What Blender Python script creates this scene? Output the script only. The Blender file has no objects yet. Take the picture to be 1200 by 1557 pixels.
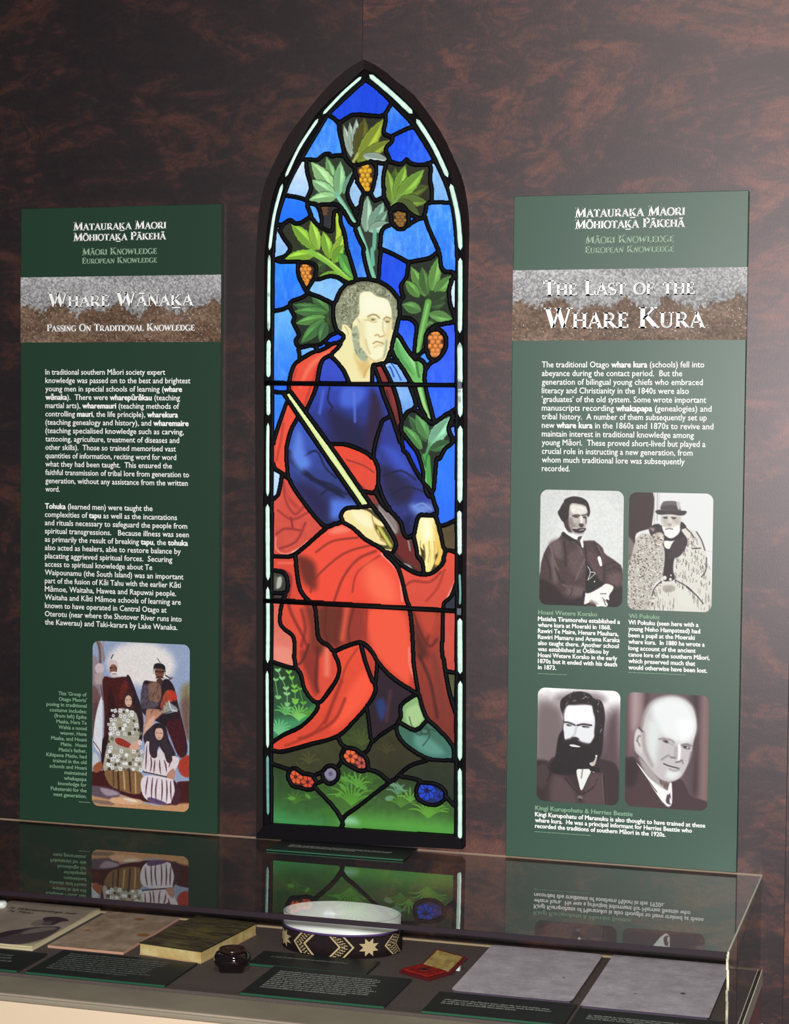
import bpy, math, random
import numpy as np
from mathutils import Vector
# ------------------------------------------------------------------ camera, world, light, exposure
SC = bpy.context.scene
COL = SC.collection
CAM = np.array([1.0, -3.2216, 1.694])
RT = np.array([0.95951879, 0.28144405, 0.01062715])
UP = np.array([-0.02158312, 0.03585642, 0.99912386])
FW = np.array([-0.28081641, 0.95890748, -0.04047935])
FPX = 2892.65
cd = bpy.data.cameras.new('camera'); cam = bpy.data.objects.new('camera', cd); COL.objects.link(cam)
cd.sensor_fit = 'HORIZONTAL'; cd.sensor_width = 36; cd.lens = FPX / 1200 * 36; cd.clip_start = .05
M = [[RT[i], UP[i], -FW[i], CAM[i]] for i in range(3)] + [[0, 0, 0, 1]]
from mathutils import Matrix
cam.matrix_world = Matrix(M)
SC.camera = cam
w = bpy.data.worlds.new('world'); SC.world = w; w.use_nodes = True
w.node_tree.nodes['Background'].inputs[0].default_value = (.85, .9, 1, 1)
w.node_tree.nodes['Background'].inputs[1].default_value = .075
SC.view_settings.view_transform = 'Standard'; SC.view_settings.look = 'None'
SC.view_settings.exposure = 0; SC.view_settings.gamma = 1; SC.view_settings.use_curve_mapping = False
def lamp(name, kind, loc, target, power, color, size):
    d = bpy.data.lights.new(name, kind); d.energy = power; d.color = color
    if kind == 'AREA': d.shape = 'DISK'; d.size = size
    o = bpy.data.objects.new(name, d); COL.objects.link(o); o.location = loc
    o.rotation_euler = (Vector(target) - Vector(loc)).to_track_quat('-Z', 'Y').to_euler()
    return o
# the photographer's flash beside the lens, and an added unseen overhead fill that brightens the case
lamp('camera_flash', 'AREA', (.93, -3.22, 1.76), (.1, 0, 1.5), 104, (1, .985, .96), .05)
lamp('case_fill', 'AREA', (.5, -1.9, 3.1), (.1, -.25, .85), 13, (1, .9, .8), .3)

# ------------------------------------------------------------------ helpers
def s2l(c):
    c = np.asarray(c, float) / 255.
    return np.where(c <= .04045, c / 12.92, ((c + .055) / 1.055) ** 2.4)
def hx(h): return tuple(int(h[i:i+2], 16) for i in (0, 2, 4))
def at(u, v, y=None, z=None):
    """the point of the plane y=.. (wall, panels, window) or z=.. (case floor, case top) that a measured photo position stands for"""
    d = FW * FPX + RT * (u - 600) - UP * (v - 778.5)
    t = (y - CAM[1]) / d[1] if y is not None else (z - CAM[2]) / d[2]
    return CAM + t * d
def uv_of(p):
    d = np.asarray(p, float) - CAM; k = d @ FW
    return 600 + FPX * (d @ RT) / k, 778.5 - FPX * (d @ UP) / k
MATS = {}
def mat(name, rgb, rough=.6, spec=.5, metal=0, bump=None, vary=None, emit=None, emis=1.0, trans=0, coat=0):
    if name in MATS: return MATS[name]
    m = bpy.data.materials.new(name); m.use_nodes = True; nt = m.node_tree; b = nt.nodes['Principled BSDF']
    lin = list(s2l(rgb)) + [1]
    b.inputs['Base Color'].default_value = lin; b.inputs['Roughness'].default_value = rough
    b.inputs['Specular IOR Level'].default_value = spec; b.inputs['Metallic'].default_value = metal
    b.inputs['Transmission Weight'].default_value = trans; b.inputs['Coat Weight'].default_value = coat
    tc = nt.nodes.new('ShaderNodeTexCoord')
    if vary:
        n = nt.nodes.new('ShaderNodeTexNoise'); n.inputs['Scale'].default_value = vary[0]; n.inputs['Detail'].default_value = 6
        r = nt.nodes.new('ShaderNodeValToRGB'); r.color_ramp.elements[0].position = .35; r.color_ramp.elements[1].position = .65
        r.color_ramp.elements[0].color = list(s2l(vary[1])) + [1]; r.color_ramp.elements[1].color = lin
        nt.links.new(tc.outputs['Object'], n.inputs['Vector']); nt.links.new(n.outputs['Fac'], r.inputs[0]); nt.links.new(r.outputs[0], b.inputs['Base Color'])
    if bump:
        n = nt.nodes.new('ShaderNodeTexNoise'); n.inputs['Scale'].default_value = bump[0]; n.inputs['Detail'].default_value = 4
        bp = nt.nodes.new('ShaderNodeBump'); bp.inputs['Strength'].default_value = bump[1]; bp.inputs['Distance'].default_value = .002
        nt.links.new(tc.outputs['Object'], n.inputs['Vector']); nt.links.new(n.outputs['Fac'], bp.inputs['Height']); nt.links.new(bp.outputs[0], b.inputs['Normal'])
    if emit:
        b.inputs['Emission Color'].default_value = list(s2l(emit)) + [1]; b.inputs['Emission Strength'].default_value = emis
    MATS[name] = m; return m
def vmat(name, rough=.5, spec=.5, glow=0, gain=1.0):
    """printed or painted surface: colour from the mesh's own print layer; glow for the backlit glass"""
    m = bpy.data.materials.new(name); m.use_nodes = True; nt = m.node_tree; b = nt.nodes['Principled BSDF']
    a = nt.nodes.new('ShaderNodeVertexColor'); a.layer_name = 'Col'
    b.inputs['Roughness'].default_value = rough; b.inputs['Specular IOR Level'].default_value = spec
    if glow:
        b.inputs['Base Color'].default_value = (.01, .01, .012, 1)
        nt.links.new(a.outputs[0], b.inputs['Emission Color']); b.inputs['Emission Strength'].default_value = glow
    else: nt.links.new(a.outputs[0], b.inputs['Base Color'])
    return m
def glass(name, tint=(.93, .97, .94), f0=.045, gain=1.0):
    m = bpy.data.materials.new(name); m.use_nodes = True; nt = m.node_tree; N = nt.nodes; L = nt.links
    for n in list(N): N.remove(n)
    out = N.new('ShaderNodeOutputMaterial'); mix = N.new('ShaderNodeMixShader')
    tr = N.new('ShaderNodeBsdfTransparent'); tr.inputs[0].default_value = (*tint, 1)
    gl = N.new('ShaderNodeBsdfGlossy'); gl.inputs['Roughness'].default_value = .0; gl.inputs[0].default_value = (.95, 1, .97, 1)
    g = N.new('ShaderNodeNewGeometry'); d = N.new('ShaderNodeVectorMath'); d.operation = 'DOT_PRODUCT'
    L.new(g.outputs['Normal'], d.inputs[0]); L.new(g.outputs['Incoming'], d.inputs[1])
    def mth(op, a, bv=None):
        x = N.new('ShaderNodeMath'); x.operation = op
        if hasattr(a, 'links'): L.new(a, x.inputs[0])
        else: x.inputs[0].default_value = a
        if bv is not None:
            if hasattr(bv, 'links'): L.new(bv, x.inputs[1])
            else: x.inputs[1].default_value = bv
        return x.outputs[0]
    c = mth('ABSOLUTE', d.outputs['Value']); c = mth('SUBTRACT', 1.0, c); c = mth('POWER', c, 5.0)
    c = mth('MULTIPLY', c, (1 - f0) * gain); c = mth('ADD', c, f0)
    L.new(c, mix.inputs[0]); L.new(tr.outputs[0], mix.inputs[1]); L.new(gl.outputs[0], mix.inputs[2]); L.new(mix.outputs[0], out.inputs[0])
    return m
def link(o, parent=None):
    COL.objects.link(o)
    if parent is not None:
        o.parent = parent; o.matrix_parent_inverse = Matrix.Translation(parent.location).inverted()
    return o
def obj(name, V, F, m, parent=None, smooth=False):
    me = bpy.data.meshes.new(name); me.from_pydata([tuple(map(float, v)) for v in V], [], F); me.update()
    me.materials.append(m)
    if smooth: me.polygons.foreach_set('use_smooth', [True] * len(me.polygons))
    return link(bpy.data.objects.new(name, me), parent)
def tag(o, label=None, cat=None, group=None, kind=None):
    if label: o['label'] = label
    if cat: o['category'] = cat
    if group: o['group'] = group
    if kind: o['kind'] = kind
    return o
def empty(name, loc, label, cat, group=None):
    o = bpy.data.objects.new(name, None); o.location = loc; o.empty_display_size = .05; COL.objects.link(o)
    bpy.context.view_layer.update()
    return tag(o, label, cat, group)
def box(x0, x1, y0, y1, z0, z1):
    V = [(x, y, z) for x in (x0, x1) for y in (y0, y1) for z in (z0, z1)]
    return V, [(0, 1, 3, 2), (4, 6, 7, 5), (0, 4, 5, 1), (2, 3, 7, 6), (0, 2, 6, 4), (1, 5, 7, 3)]
def bevel(o, w, seg=2):
    b = o.modifiers.new('bevel', 'BEVEL'); b.width = w; b.segments = seg; b.limit_method = 'ANGLE'; return o
def prism(poly, z0, z1):
    n = len(poly); V = [(x, y, z0) for x, y in poly] + [(x, y, z1) for x, y in poly]
    a = sum(poly[i][0] * poly[(i+1) % n][1] - poly[(i+1) % n][0] * poly[i][1] for i in range(n))
    F = [tuple(range(n))[::-1], tuple(range(n, 2 * n))] + [(i, (i+1) % n, n + (i+1) % n, n + i) for i in range(n)]
    if a < 0: F = [f[::-1] for f in F]
    return V, F
def slab(px, z0, z1):
    """a flat thing lying on the level z0, its corners measured there"""
    return prism([tuple(at(u, v, z=z0)[:2]) for u, v in px], z0, z1)
def smoothpts(P, closed=True, k=4):
    P = np.asarray(P, float); n = len(P)
    if n < 3: return P
    out = []
    rng = range(n) if closed else range(n - 1)
    for i in rng:
        if closed: a, b, c, d = P[(i-1) % n], P[i], P[(i+1) % n], P[(i+2) % n]
        else: a, b, c, d = P[max(i-1, 0)], P[i], P[i+1], P[min(i+2, n-1)]
        for j in range(k):
            t = j / k
            out.append(.5 * ((2*b) + (c-a)*t + (2*a-5*b+4*c-d)*t*t + (3*b-a-3*c+d)*t**3))
    if not closed: out.append(P[-1])
    return np.array(out)
def vnoise(h, w, sy, sx, seed, octv=3):
    r = np.random.RandomState(seed); out = np.zeros((h, w)); amp = 1; tot = 0
    for o in range(octv):
        gy, gx = max(2, int(h / sy) + 3), max(2, int(w / sx) + 3)
        g = r.rand(gy, gx); yy = np.linspace(0, gy - 1.001, h); xx = np.linspace(0, gx - 1.001, w)
        iy, ix = yy.astype(int), xx.astype(int); fy, fx = (yy - iy)[:, None], (xx - ix)[None]
        fy = fy*fy*(3-2*fy); fx = fx*fx*(3-2*fx)
        a = g[iy][:, ix]; b = g[iy][:, ix+1]; c = g[iy+1][:, ix]; d = g[iy+1][:, ix+1]
        out += amp * ((a*(1-fx)+b*fx)*(1-fy) + (c*(1-fx)+d*fx)*fy); tot += amp; amp *= .5; sy = max(sy/2, 1.2); sx = max(sx/2, 1.2)
    return out / tot
# measuring frames: origin and magnification of the enlargements the picture was studied in
SEC = dict(a=(390, 80, 3.63636, 3.6375), b=(390, 380, 3.63636, 3.6375), c=(390, 680, 3.63636, 3.6375), d=(390, 980, 3.63636, 3.6375),
           f=(495, 420, 9.16, 9.16), h=(500, 740, 6, 6), t=(0, 0, 1, 1), g=(130, 965, 5.665, 5.665),
           p=(812, 738, 8.193, 8.193), q=(945, 740, 7.867, 7.867), r=(808, 1040, 8.193, 8.193), s=(940, 1045, 8.11, 8.11),
           k=(0, 1330, 5, 5), l=(200, 1350, 5, 5), m=(400, 1350, 5, 5), n=(580, 1400, 5, 5), o=(0, 1350, 7.5, 7.5))
class Canvas:
    """a print or painting in real-world millimetres on the plane y=yp; shapes are laid down layer over layer"""
    def __init__(s, x0, x1, z0, z1, res, yp, base=(0, 0, 0), zp=None):
        s.x0, s.z1, s.res, s.yp, s.zp = x0, z1, res, yp, zp
        s.w = int(round((x1 - x0) / res)) + 1; s.h = int(round((z1 - z0) / res)) + 1
        s.c = np.zeros((s.h, s.w, 3)) + np.array(base, float); s.clip = None; s.sec = 't'
        s.mpp = 1 / 850.
    def loc(s, sec, x, y):
        o = SEC[sec]
        if s.zp is None: p = at(o[0] + x / o[2], o[1] + y / o[3], y=s.yp); return (p[0] - s.x0) / s.res, (s.z1 - p[2]) / s.res
        p = at(o[0] + x / o[2], o[1] + y / o[3], z=s.zp); return (p[0] - s.x0) / s.res, (s.z1 - p[1]) / s.res
    def pts(s, txt):
        out = []; sec = s.sec
        for tk in txt.split():
            if tk.isalpha(): sec = tk; continue
            x, y = tk.split(','); out.append(s.loc(sec, float(x), float(y)))
        return np.array(out)
    def wid(s, w): return w / SEC[s.sec][2] * s.mpp / s.res
    def _win(s, P, pad):
        a = np.floor(P.min(0) - pad).astype(int); b = np.ceil(P.max(0) + pad).astype(int) + 1
        x0, y0 = max(a[0], 0), max(a[1], 0); x1, y1 = min(b[0], s.w), min(b[1], s.h)
        if x1 <= x0 or y1 <= y0: return None
        return x0, y0, x1, y1
    @staticmethod
    def segd(X, Y, a, b):
        d = b - a; L = d @ d + 1e-9; t = np.clip(((X - a[0]) * d[0] + (Y - a[1]) * d[1]) / L, 0, 1)
        return np.hypot(X - a[0] - t * d[0], Y - a[1] - t * d[1]), t
    def put(s, wn, al, col):
        x0, y0, x1, y1 = wn
        if s.clip is not None: al = al * s.clip[y0:y1, x0:x1]
        s.c[y0:y1, x0:x1] = s.c[y0:y1, x0:x1] * (1 - al[..., None]) + np.array(col, float) * al[..., None]
    def mask(s, P, soft=.7):
        wn = s._win(P, soft * 2 + 2)
        if wn is None: return None, None
        x0, y0, x1, y1 = wn; Y, X = np.mgrid[y0:y1, x0:x1].astype(float)
        D = np.full(X.shape, 1e9); I = np.zeros(X.shape, bool); n = len(P)
        for i in range(n):
            a, b = P[i], P[(i+1) % n]
            D = np.minimum(D, s.segd(X, Y, a, b)[0])
            if a[1] != b[1]:
                cr = ((a[1] > Y) != (b[1] > Y)) & (X < (b[0]-a[0]) * (Y-a[1]) / (b[1]-a[1]) + a[0]); I ^= cr
        sd = np.where(I, -D, D); t = np.clip(.5 - sd / (2 * max(soft, .3)), 0, 1)
        return wn, t * t * (3 - 2 * t)
    def poly(s, P, col, soft=.7, al=1, sm=True):
        if sm: P = smoothpts(P)
        wn, m = s.mask(P, soft)
        if wn: s.put(wn, m * al, col)
    def stroke(s, P, col, w, soft=.5, al=1, taper=False):
        if len(P) > 2: P = smoothpts(P, False)
        wn = s._win(P, w + soft * 2 + 1)
        if not wn: return
        x0, y0, x1, y1 = wn; Y, X = np.mgrid[y0:y1, x0:x1].astype(float); A = np.zeros(X.shape); n = len(P) - 1
        for i in range(n):
            d, t = s.segd(X, Y, P[i], P[i+1]); r = w / 2
            if taper: q = (i + t) / n; r = r * np.sin(np.pi * np.clip(q * .85 + .1, 0, 1)) + .2
            A = np.maximum(A, np.clip(.5 - (d - r) / (2 * max(soft, .3)), 0, 1))
        s.put(wn, A * al, col)
    def ell(s, c, rx, ry, ang, col, soft=.6, al=1):
        t = np.linspace(0, 2 * np.pi, 17)[:-1]; ca, sa = math.cos(ang), math.sin(ang)
        P = np.stack([c[0] + rx*np.cos(t)*ca - ry*np.sin(t)*sa, c[1] + rx*np.cos(t)*sa + ry*np.sin(t)*ca], 1)
        s.poly(P, col, soft, al, False)
    def leaflet(s, a, b, w, col):
        d = b - a; L = math.hypot(*d); nrm = np.array([-d[1], d[0]]) / L; w = w * 1.3; prof = [(0, .16), (.12, .55), (.24, .84), (.27, .77), (.4, 1.0), (.43, .9), (.56, .96), (.59, .82), (.7, .78), (.73, .64), (.85, .44), (.88, .3), (1, 0)]
        P = [a + d*t + nrm*w/2*p for t, p in prof] + [a + d*t - nrm*w/2*p for t, p in prof[::-1][1:]]
        c = np.array(col, float)
        s.poly(np.array(P), c * .3, .8, .9, False)
        P2 = [a + d*t*.98 + nrm*w*.45*p for t, p in prof] + [a + d*t*.98 - nrm*w*.45*p for t, p in prof[::-1][1:]]
        s.poly(np.array(P2), c, .8, 1, False)
        s.poly(np.array([a + d*t*.95 - nrm*w*.40*p for t, p in prof] + [a + d*.5]), c * .78, 1.2, .8, False)
        s.poly(np.array([a+d*.3+nrm*w*.1, a+d*.55+nrm*w*.3, a+d*.85+nrm*w*.06, a+d*.55+nrm*w*.06]), np.minimum(c*1.22+10, 255), 1.3, .7, False)
        s.stroke(np.array([a, a + d * .8]), c * .6, .8, .5, .7)
    def run(s, txt, clips=None):
        for ln in txt.strip().splitlines():
            ln = ln.strip()
            if not ln: continue
            if ln[0] == '@': s.sec = ln[1]; continue
            if ln[0] == '#':
                s.clip = None if ln[1:] == '' or clips is None else clips(ln[1:]); continue
            k, rest = ln[0], ln[1:].strip().split()
            col = hx(rest[0]); al = 1
            if k == 'P': s.poly(s.pts(' '.join(rest[2:])), col, float(rest[1]))
            elif k == 'Q': s.poly(s.pts(' '.join(rest[2:])), col, float(rest[1]), 1, False)
            elif k == 'S': s.stroke(s.pts(' '.join(rest[3:])), col, s.wid(float(rest[1])), float(rest[2]))
            elif k == 'T': s.stroke(s.pts(' '.join(rest[3:])), col, s.wid(float(rest[1])), float(rest[2]), .8, True)
            elif k == 'E':
                c = s.pts(rest[2])[0]; a, b = rest[3].split(','); s.ell(c, s.wid(float(a)), s.wid(float(b)), math.radians(float(rest[4])) if len(rest) > 4 else 0, col, float(rest[1]))
            elif k == 'L':
                p = s.pts(' '.join(rest[2:])); s.leaflet(p[0], p[1], s.wid(float(rest[1])), col)
    def curls(s, P, n, cols, seed, r=(1.5, 3)):
        P = smoothpts(P); wn, m = s.mask(P, .7); R = random.Random(seed)
        if not wn: return
        old = s.clip; cl = np.zeros((s.h, s.w)); x0, y0, x1, y1 = wn; cl[y0:y1, x0:x1] = m
        s.clip = cl if old is None else cl * old
        for i in range(n):
            x, y = R.uniform(x0, x1), R.uniform(y0, y1); a = R.uniform(0, 6.3); q = R.uniform(*r); c = cols[i % len(cols)]
            t = np.linspace(a, a + R.uniform(2, 4.5), 6)
            s.stroke(np.stack([x + q*np.cos(t), y + q*np.sin(t)], 1), c, R.uniform(.8, 1.6), .5, .85)
        s.clip = old
    def linear(s): return s2l(np.clip(s.c, 0, 255))
    def colors_at(s, gx, gy):
        return s2l(np.clip(s.c[np.clip(gy, 0, s.h-1), np.clip(gx, 0, s.w-1)], 0, 255))
def grid_mesh(name, V, quads, cols, m, parent=None):
    me = bpy.data.meshes.new(name); n = len(V); q = len(quads)
    me.vertices.add(n); me.vertices.foreach_set('co', np.asarray(V, np.float32).ravel())
    me.loops.add(q * 4); me.loops.foreach_set('vertex_index', np.asarray(quads, np.int32).ravel())
    me.polygons.add(q); me.polygons.foreach_set('loop_start', np.arange(0, 4*q, 4, dtype=np.int32)); me.polygons.foreach_set('loop_total', np.full(q, 4, np.int32))
    me.update(calc_edges=True)
    if cols is not None:
        ca = me.color_attributes.new('Col', 'FLOAT_COLOR', 'POINT'); c4 = np.ones((n, 4), np.float32); c4[:, :3] = cols
        ca.data.foreach_set('color', c4.ravel())
    me.materials.append(m)
    return link(bpy.data.objects.new(name, me), parent)
def print_mesh(cv, name, m, parent, rad=0, yoff=0., thick=0):
    """the whole canvas as one flat sheet, rounded corners by pulling the corner points in"""
    gy, gx = np.mgrid[0:cv.h, 0:cv.w]; X = gx.astype(float).ravel(); Y = gy.astype(float).ravel(); W, H = cv.w - 1., cv.h - 1.; r = rad / cv.res
    if r > 0:
        cx = np.clip(X, r, W - r); cy = np.clip(Y, r, H - r); dx, dy = X - cx, Y - cy; d = np.hypot(dx, dy); k = np.where(d > r, r / np.maximum(d, 1e-6), 1)
        both = (dx != 0) & (dy != 0); X = np.where(both, cx + dx * k, X); Y = np.where(both, cy + dy * k, Y)
    if cv.zp is None: V = np.stack([cv.x0 + X * cv.res, np.full(X.shape, cv.yp + yoff), cv.z1 - Y * cv.res], 1)
    else: V = np.stack([cv.x0 + X * cv.res, cv.z1 - Y * cv.res, np.full(X.shape, cv.zp + yoff)], 1)
    idx = (np.arange(cv.h - 1)[:, None] * cv.w + np.arange(cv.w - 1)[None]).ravel()
    q = np.stack([idx, idx + cv.w, idx + cv.w + 1, idx + 1], 1)
    return grid_mesh(name, V, q, cv.linear().reshape(-1, 3), m, parent)
# ------------------------------------------------------------------ writing
_tc = {}
def text_mesh(s, bold=0.):
    cu = bpy.data.curves.new('t', 'FONT'); cu.body = s; cu.resolution_u = 2; cu.offset = bold
    o = bpy.data.objects.new('t', cu); COL.objects.link(o); bpy.context.view_layer.update()
    me = o.evaluated_get(bpy.context.evaluated_depsgraph_get()).to_mesh()
    n = len(me.vertices); co = np.zeros(n * 3); me.vertices.foreach_get('co', co); V = co.reshape(-1, 3)[:, :2].copy()
    F = [tuple(p.vertices) for p in me.polygons]
    o.to_mesh_clear(); bpy.data.objects.remove(o); bpy.data.curves.remove(cu)
    return V, F
def adv(s):
    if s not in _tc: _tc[s] = text_mesh(s + '|')[0][:, 0].max()
    return _tc[s]
BAR = None
def line_mesh(s, bold=0.):
    """one line; *stars* switch to bold"""
    global BAR
    if BAR is None: BAR = adv('')
    V, F, n, x, b = [], [], 0, 0., False
    for seg in s.split('*'):
        if seg:
            v, f = text_mesh(seg); bb = bold + (.028 if b else 0)
            if len(v):
                v[:, 0] += x
                for kx, ky in ((-bb, 0), (bb, 0), (0, bb * .7), (0, -bb * .7)) if bb else ((0, 0),):
                    q = np.zeros((len(v), 3)); q[:, :2] = v + (kx, ky); q[:, 2] = .00002 * (len(V) % 5); V.append(q); F += [tuple(i + n for i in ff) for ff in f]; n += len(v)
            x += adv(seg) - BAR
        b = not b
    return (np.concatenate(V) if V else np.zeros((0, 3))), F
def text_block(name, lines, u_l, v0, v1, rights, size, m, parent, y, bold=0., lefts=None):
    """lines of print on the plane y; each fitted between its measured left and right end"""
    V, F, n = [], [], 0; N = len(lines)
    for i, s in enumerate(lines):
        v = v0 + (v1 - v0) * i / max(N - 1, 1)
        if lefts: r = at(u_l, v, y=y); x1 = r[0]; zz = r[2]; x0 = at(lefts[i], v, y=y)[0]
        else: l = at(u_l, v, y=y); x0, zz = l[0], l[2]; x1 = at(rights[i], v, y=y)[0]
        a, f = line_mesh(s, bold)
        wdt = a[:, 0].max() - a[:, 0].min(); k = (x1 - x0) / wdt
        X = x0 + (a[:, 0] - a[:, 0].min()) * k; Z = zz + a[:, 1] * size
        V.append(np.stack([X, y - a[:, 2], Z], 1)); F += [tuple(j + n for j in ff) for ff in f]; n += len(a)
    return obj(name, np.concatenate(V), F, m, parent)
TH, TN = .15, .065
def glyph(ch):
    R = []
    def l(x0, y0, x1, y1, w): R.append(('l', x0, y0, x1, y1, w))
    def sf(x, y, w=.3): R.append(('s', x, y, w))
    def arc(cx, cy, rx, ry, a0, a1, tk=TH, n=14):
        for i in range(n):
            a, b = [math.radians(a0 + (a1 - a0) * k / n) for k in (i, i + 1)]
            wa = TN + (tk - TN) * abs(math.cos((a + b) / 2))
            R.append(('l', cx + rx*math.cos(a), cy + ry*math.sin(a), cx + rx*math.cos(b), cy + ry*math.sin(b), wa))
    if ch == 'A': l(.08, 0, .39, 1, TN); l(.37, 1, .72, 0, TH); l(.2, .34, .6, .34, TN); sf(.08, 0, .26); sf(.72, 0, .3); W = .82
    elif ch == 'D': l(.18, 0, .18, 1, TH); arc(.24, .5, .5, .47, -90, 90); sf(.17, .02); sf(.17, .98); W = .84
    elif ch in 'EF':
        l(.18, 0, .18, 1, TH); l(.18, .97, .56, .97, TN); l(.56, 1, .56, .8, TN); l(.18, .52, .46, .52, TN); l(.46, .62, .46, .42, TN); sf(.16, .98, .26); sf(.16, .02, .26); W = .68
        if ch == 'E': l(.18, .03, .58, .03, TN); l(.59, 0, .6, .22, TN)
    elif ch == 'G': arc(.46, .5, .38, .48, 48, 300); l(.68, .02, .68, .42, TH); sf(.68, .42, .3); l(.7, .98, .7, .75, TN); W = .86
    elif ch == 'H': l(.17, 0, .17, 1, TH); l(.7, 0, .7, 1, TH); l(.17, .52, .7, .52, TN); [sf(x, y) for x in (.17, .7) for y in (.02, .98)]; W = .87
    elif ch == 'I': l(.17, 0, .17, 1, TH); sf(.17, .02); sf(.17, .98); W = .35
    elif ch == 'K': l(.17, 0, .17, 1, TH); l(.2, .42, .64, .97, TN); l(.3, .6, .74, .02, TH); sf(.17, .02); sf(.17, .98); sf(.64, .98, .26); sf(.74, .02, .26); W = .86
    elif ch == 'L': l(.17, 0, .17, 1, TH); l(.17, .03, .58, .03, TN); l(.59, 0, .6, .26, TN); sf(.17, .98); sf(.16, .02, .26); W = .66
    elif ch == 'M': l(.14, 0, .18, 1, TN); l(.18, 1, .5, .05, TH); l(.5, .05, .84, 1, TN); l(.86, 1, .9, 0, TH); sf(.14, .02, .26); sf(.9, .02); sf(.16, .98, .2); sf(.88, .98, .2); W = 1.06
    elif ch == 'N': l(.15, 0, .15, 1, TN); l(.15, .98, .73, .03, TH); l(.73, 0, .73, 1, TN); sf(.15, .02, .26); sf(.12, .98, .24); sf(.73, .98, .26); W = .87
    elif ch == 'O': arc(.44, .5, .36, .48, 0, 360, n=22); W = .88
    elif ch in 'PR':
        l(.17, 0, .17, 1, TH); arc(.28, .73, .28, .245, -90, 90, n=10); l(.17, .97, .3, .97, TN); l(.17, .49, .3, .49, TN); sf(.17, .02); sf(.15, .98, .22); W = .64
        if ch == 'R': l(.32, .5, .7, .02, TH); sf(.74, .02, .2); W = .8
    elif ch == 'S': arc(.3, .74, .2, .23, 30, 200, n=8); l(.11, .66, .48, .36, TH); arc(.3, .26, .21, .24, -160, 25, n=8); l(.48, .95, .48, .78, TN); l(.09, .05, .09, .24, TN); W = .58
    elif ch == 'T': l(.37, 0, .37, 1, TH); l(.06, .97, .68, .97, TN); l(.06, 1, .05, .78, TN); l(.68, 1, .69, .78, TN); sf(.37, .02); W = .74
    elif ch == 'U': l(.17, .3, .17, 1, TH); arc(.41, .3, .24, .28, 180, 360, TH*.8, 10); l(.66, .3, .66, 1, TN); sf(.17, .98); sf(.66, .98, .26); W = .84
    elif ch == 'W': l(.1, 1, .36, .03, TH); l(.36, .03, .6, 1, TN); l(.55, 1, .82, .03, TH); l(.82, .03, 1.06, 1, TN); sf(.1, .98, .28); sf(.56, .98, .26); sf(1.06, .98, .24); W = 1.16
    else: W = .4
    return R, W
def heading(name, s, u0, v, u1, cap, m, parent, y, small=.8, wt=1.):
    """serif small capitals; '=' puts a macron, '_' an underline on the letter before"""
    V, F = [], []; x = 0
    def quad(x0, y0, x1, y1, w, sc, ox):
        w = w * wt
        d = math.hypot(x1-x0, y1-y0) or 1; nx, ny = -(y1-y0)/d*w/2, (x1-x0)/d*w/2; n = len(V)
        ex, ey = (x1-x0)/d*.012, (y1-y0)/d*.012
        for a, b in ((x0-ex+nx, y0-ey+ny), (x0-ex-nx, y0-ey-ny), (x1+ex-nx, y1+ey-ny), (x1+ex+nx, y1+ey+ny)): V.append((ox + a*sc, b*sc))
        F.append((n, n+1, n+2, n+3))
    first = True; sc = 1; lastx = 0; lw = 0
    for ch in s:
        if ch == ' ': x += .38; first = True; continue
        if ch == '~': first = False; continue
        if ch == '=': quad(lw*.25, 1.13, lw*.75, 1.13, .07/sc, sc, lastx); continue
        if ch == '_': quad(lw*.15, -.17/sc*.8, lw*.85, -.17/sc*.8, .06/sc, sc, lastx); continue
        sc = 1 if first else small; first = False
        g, W = glyph(ch); lastx, lw = x, W
        for q in g:
            if q[0] == 'l': quad(q[1], q[2], q[3], q[4], q[5], sc, x)
            else: quad(q[1]-q[3]/2, q[2], q[1]+q[3]/2, q[2], .05, sc, x)
        x += W * sc + .02
    A = np.array(V); p0 = at(u0, v, y=y); p1 = at(u1, v, y=y); k = (p1[0]-p0[0]) / (A[:, 0].max() - A[:, 0].min()); h = cap / 850.
    W3 = np.stack([p0[0] + (A[:, 0]-A[:, 0].min())*k, np.full(len(A), y), p0[2] + A[:, 1]*h], 1)
    return obj(name, W3, F, m, parent)

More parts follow.
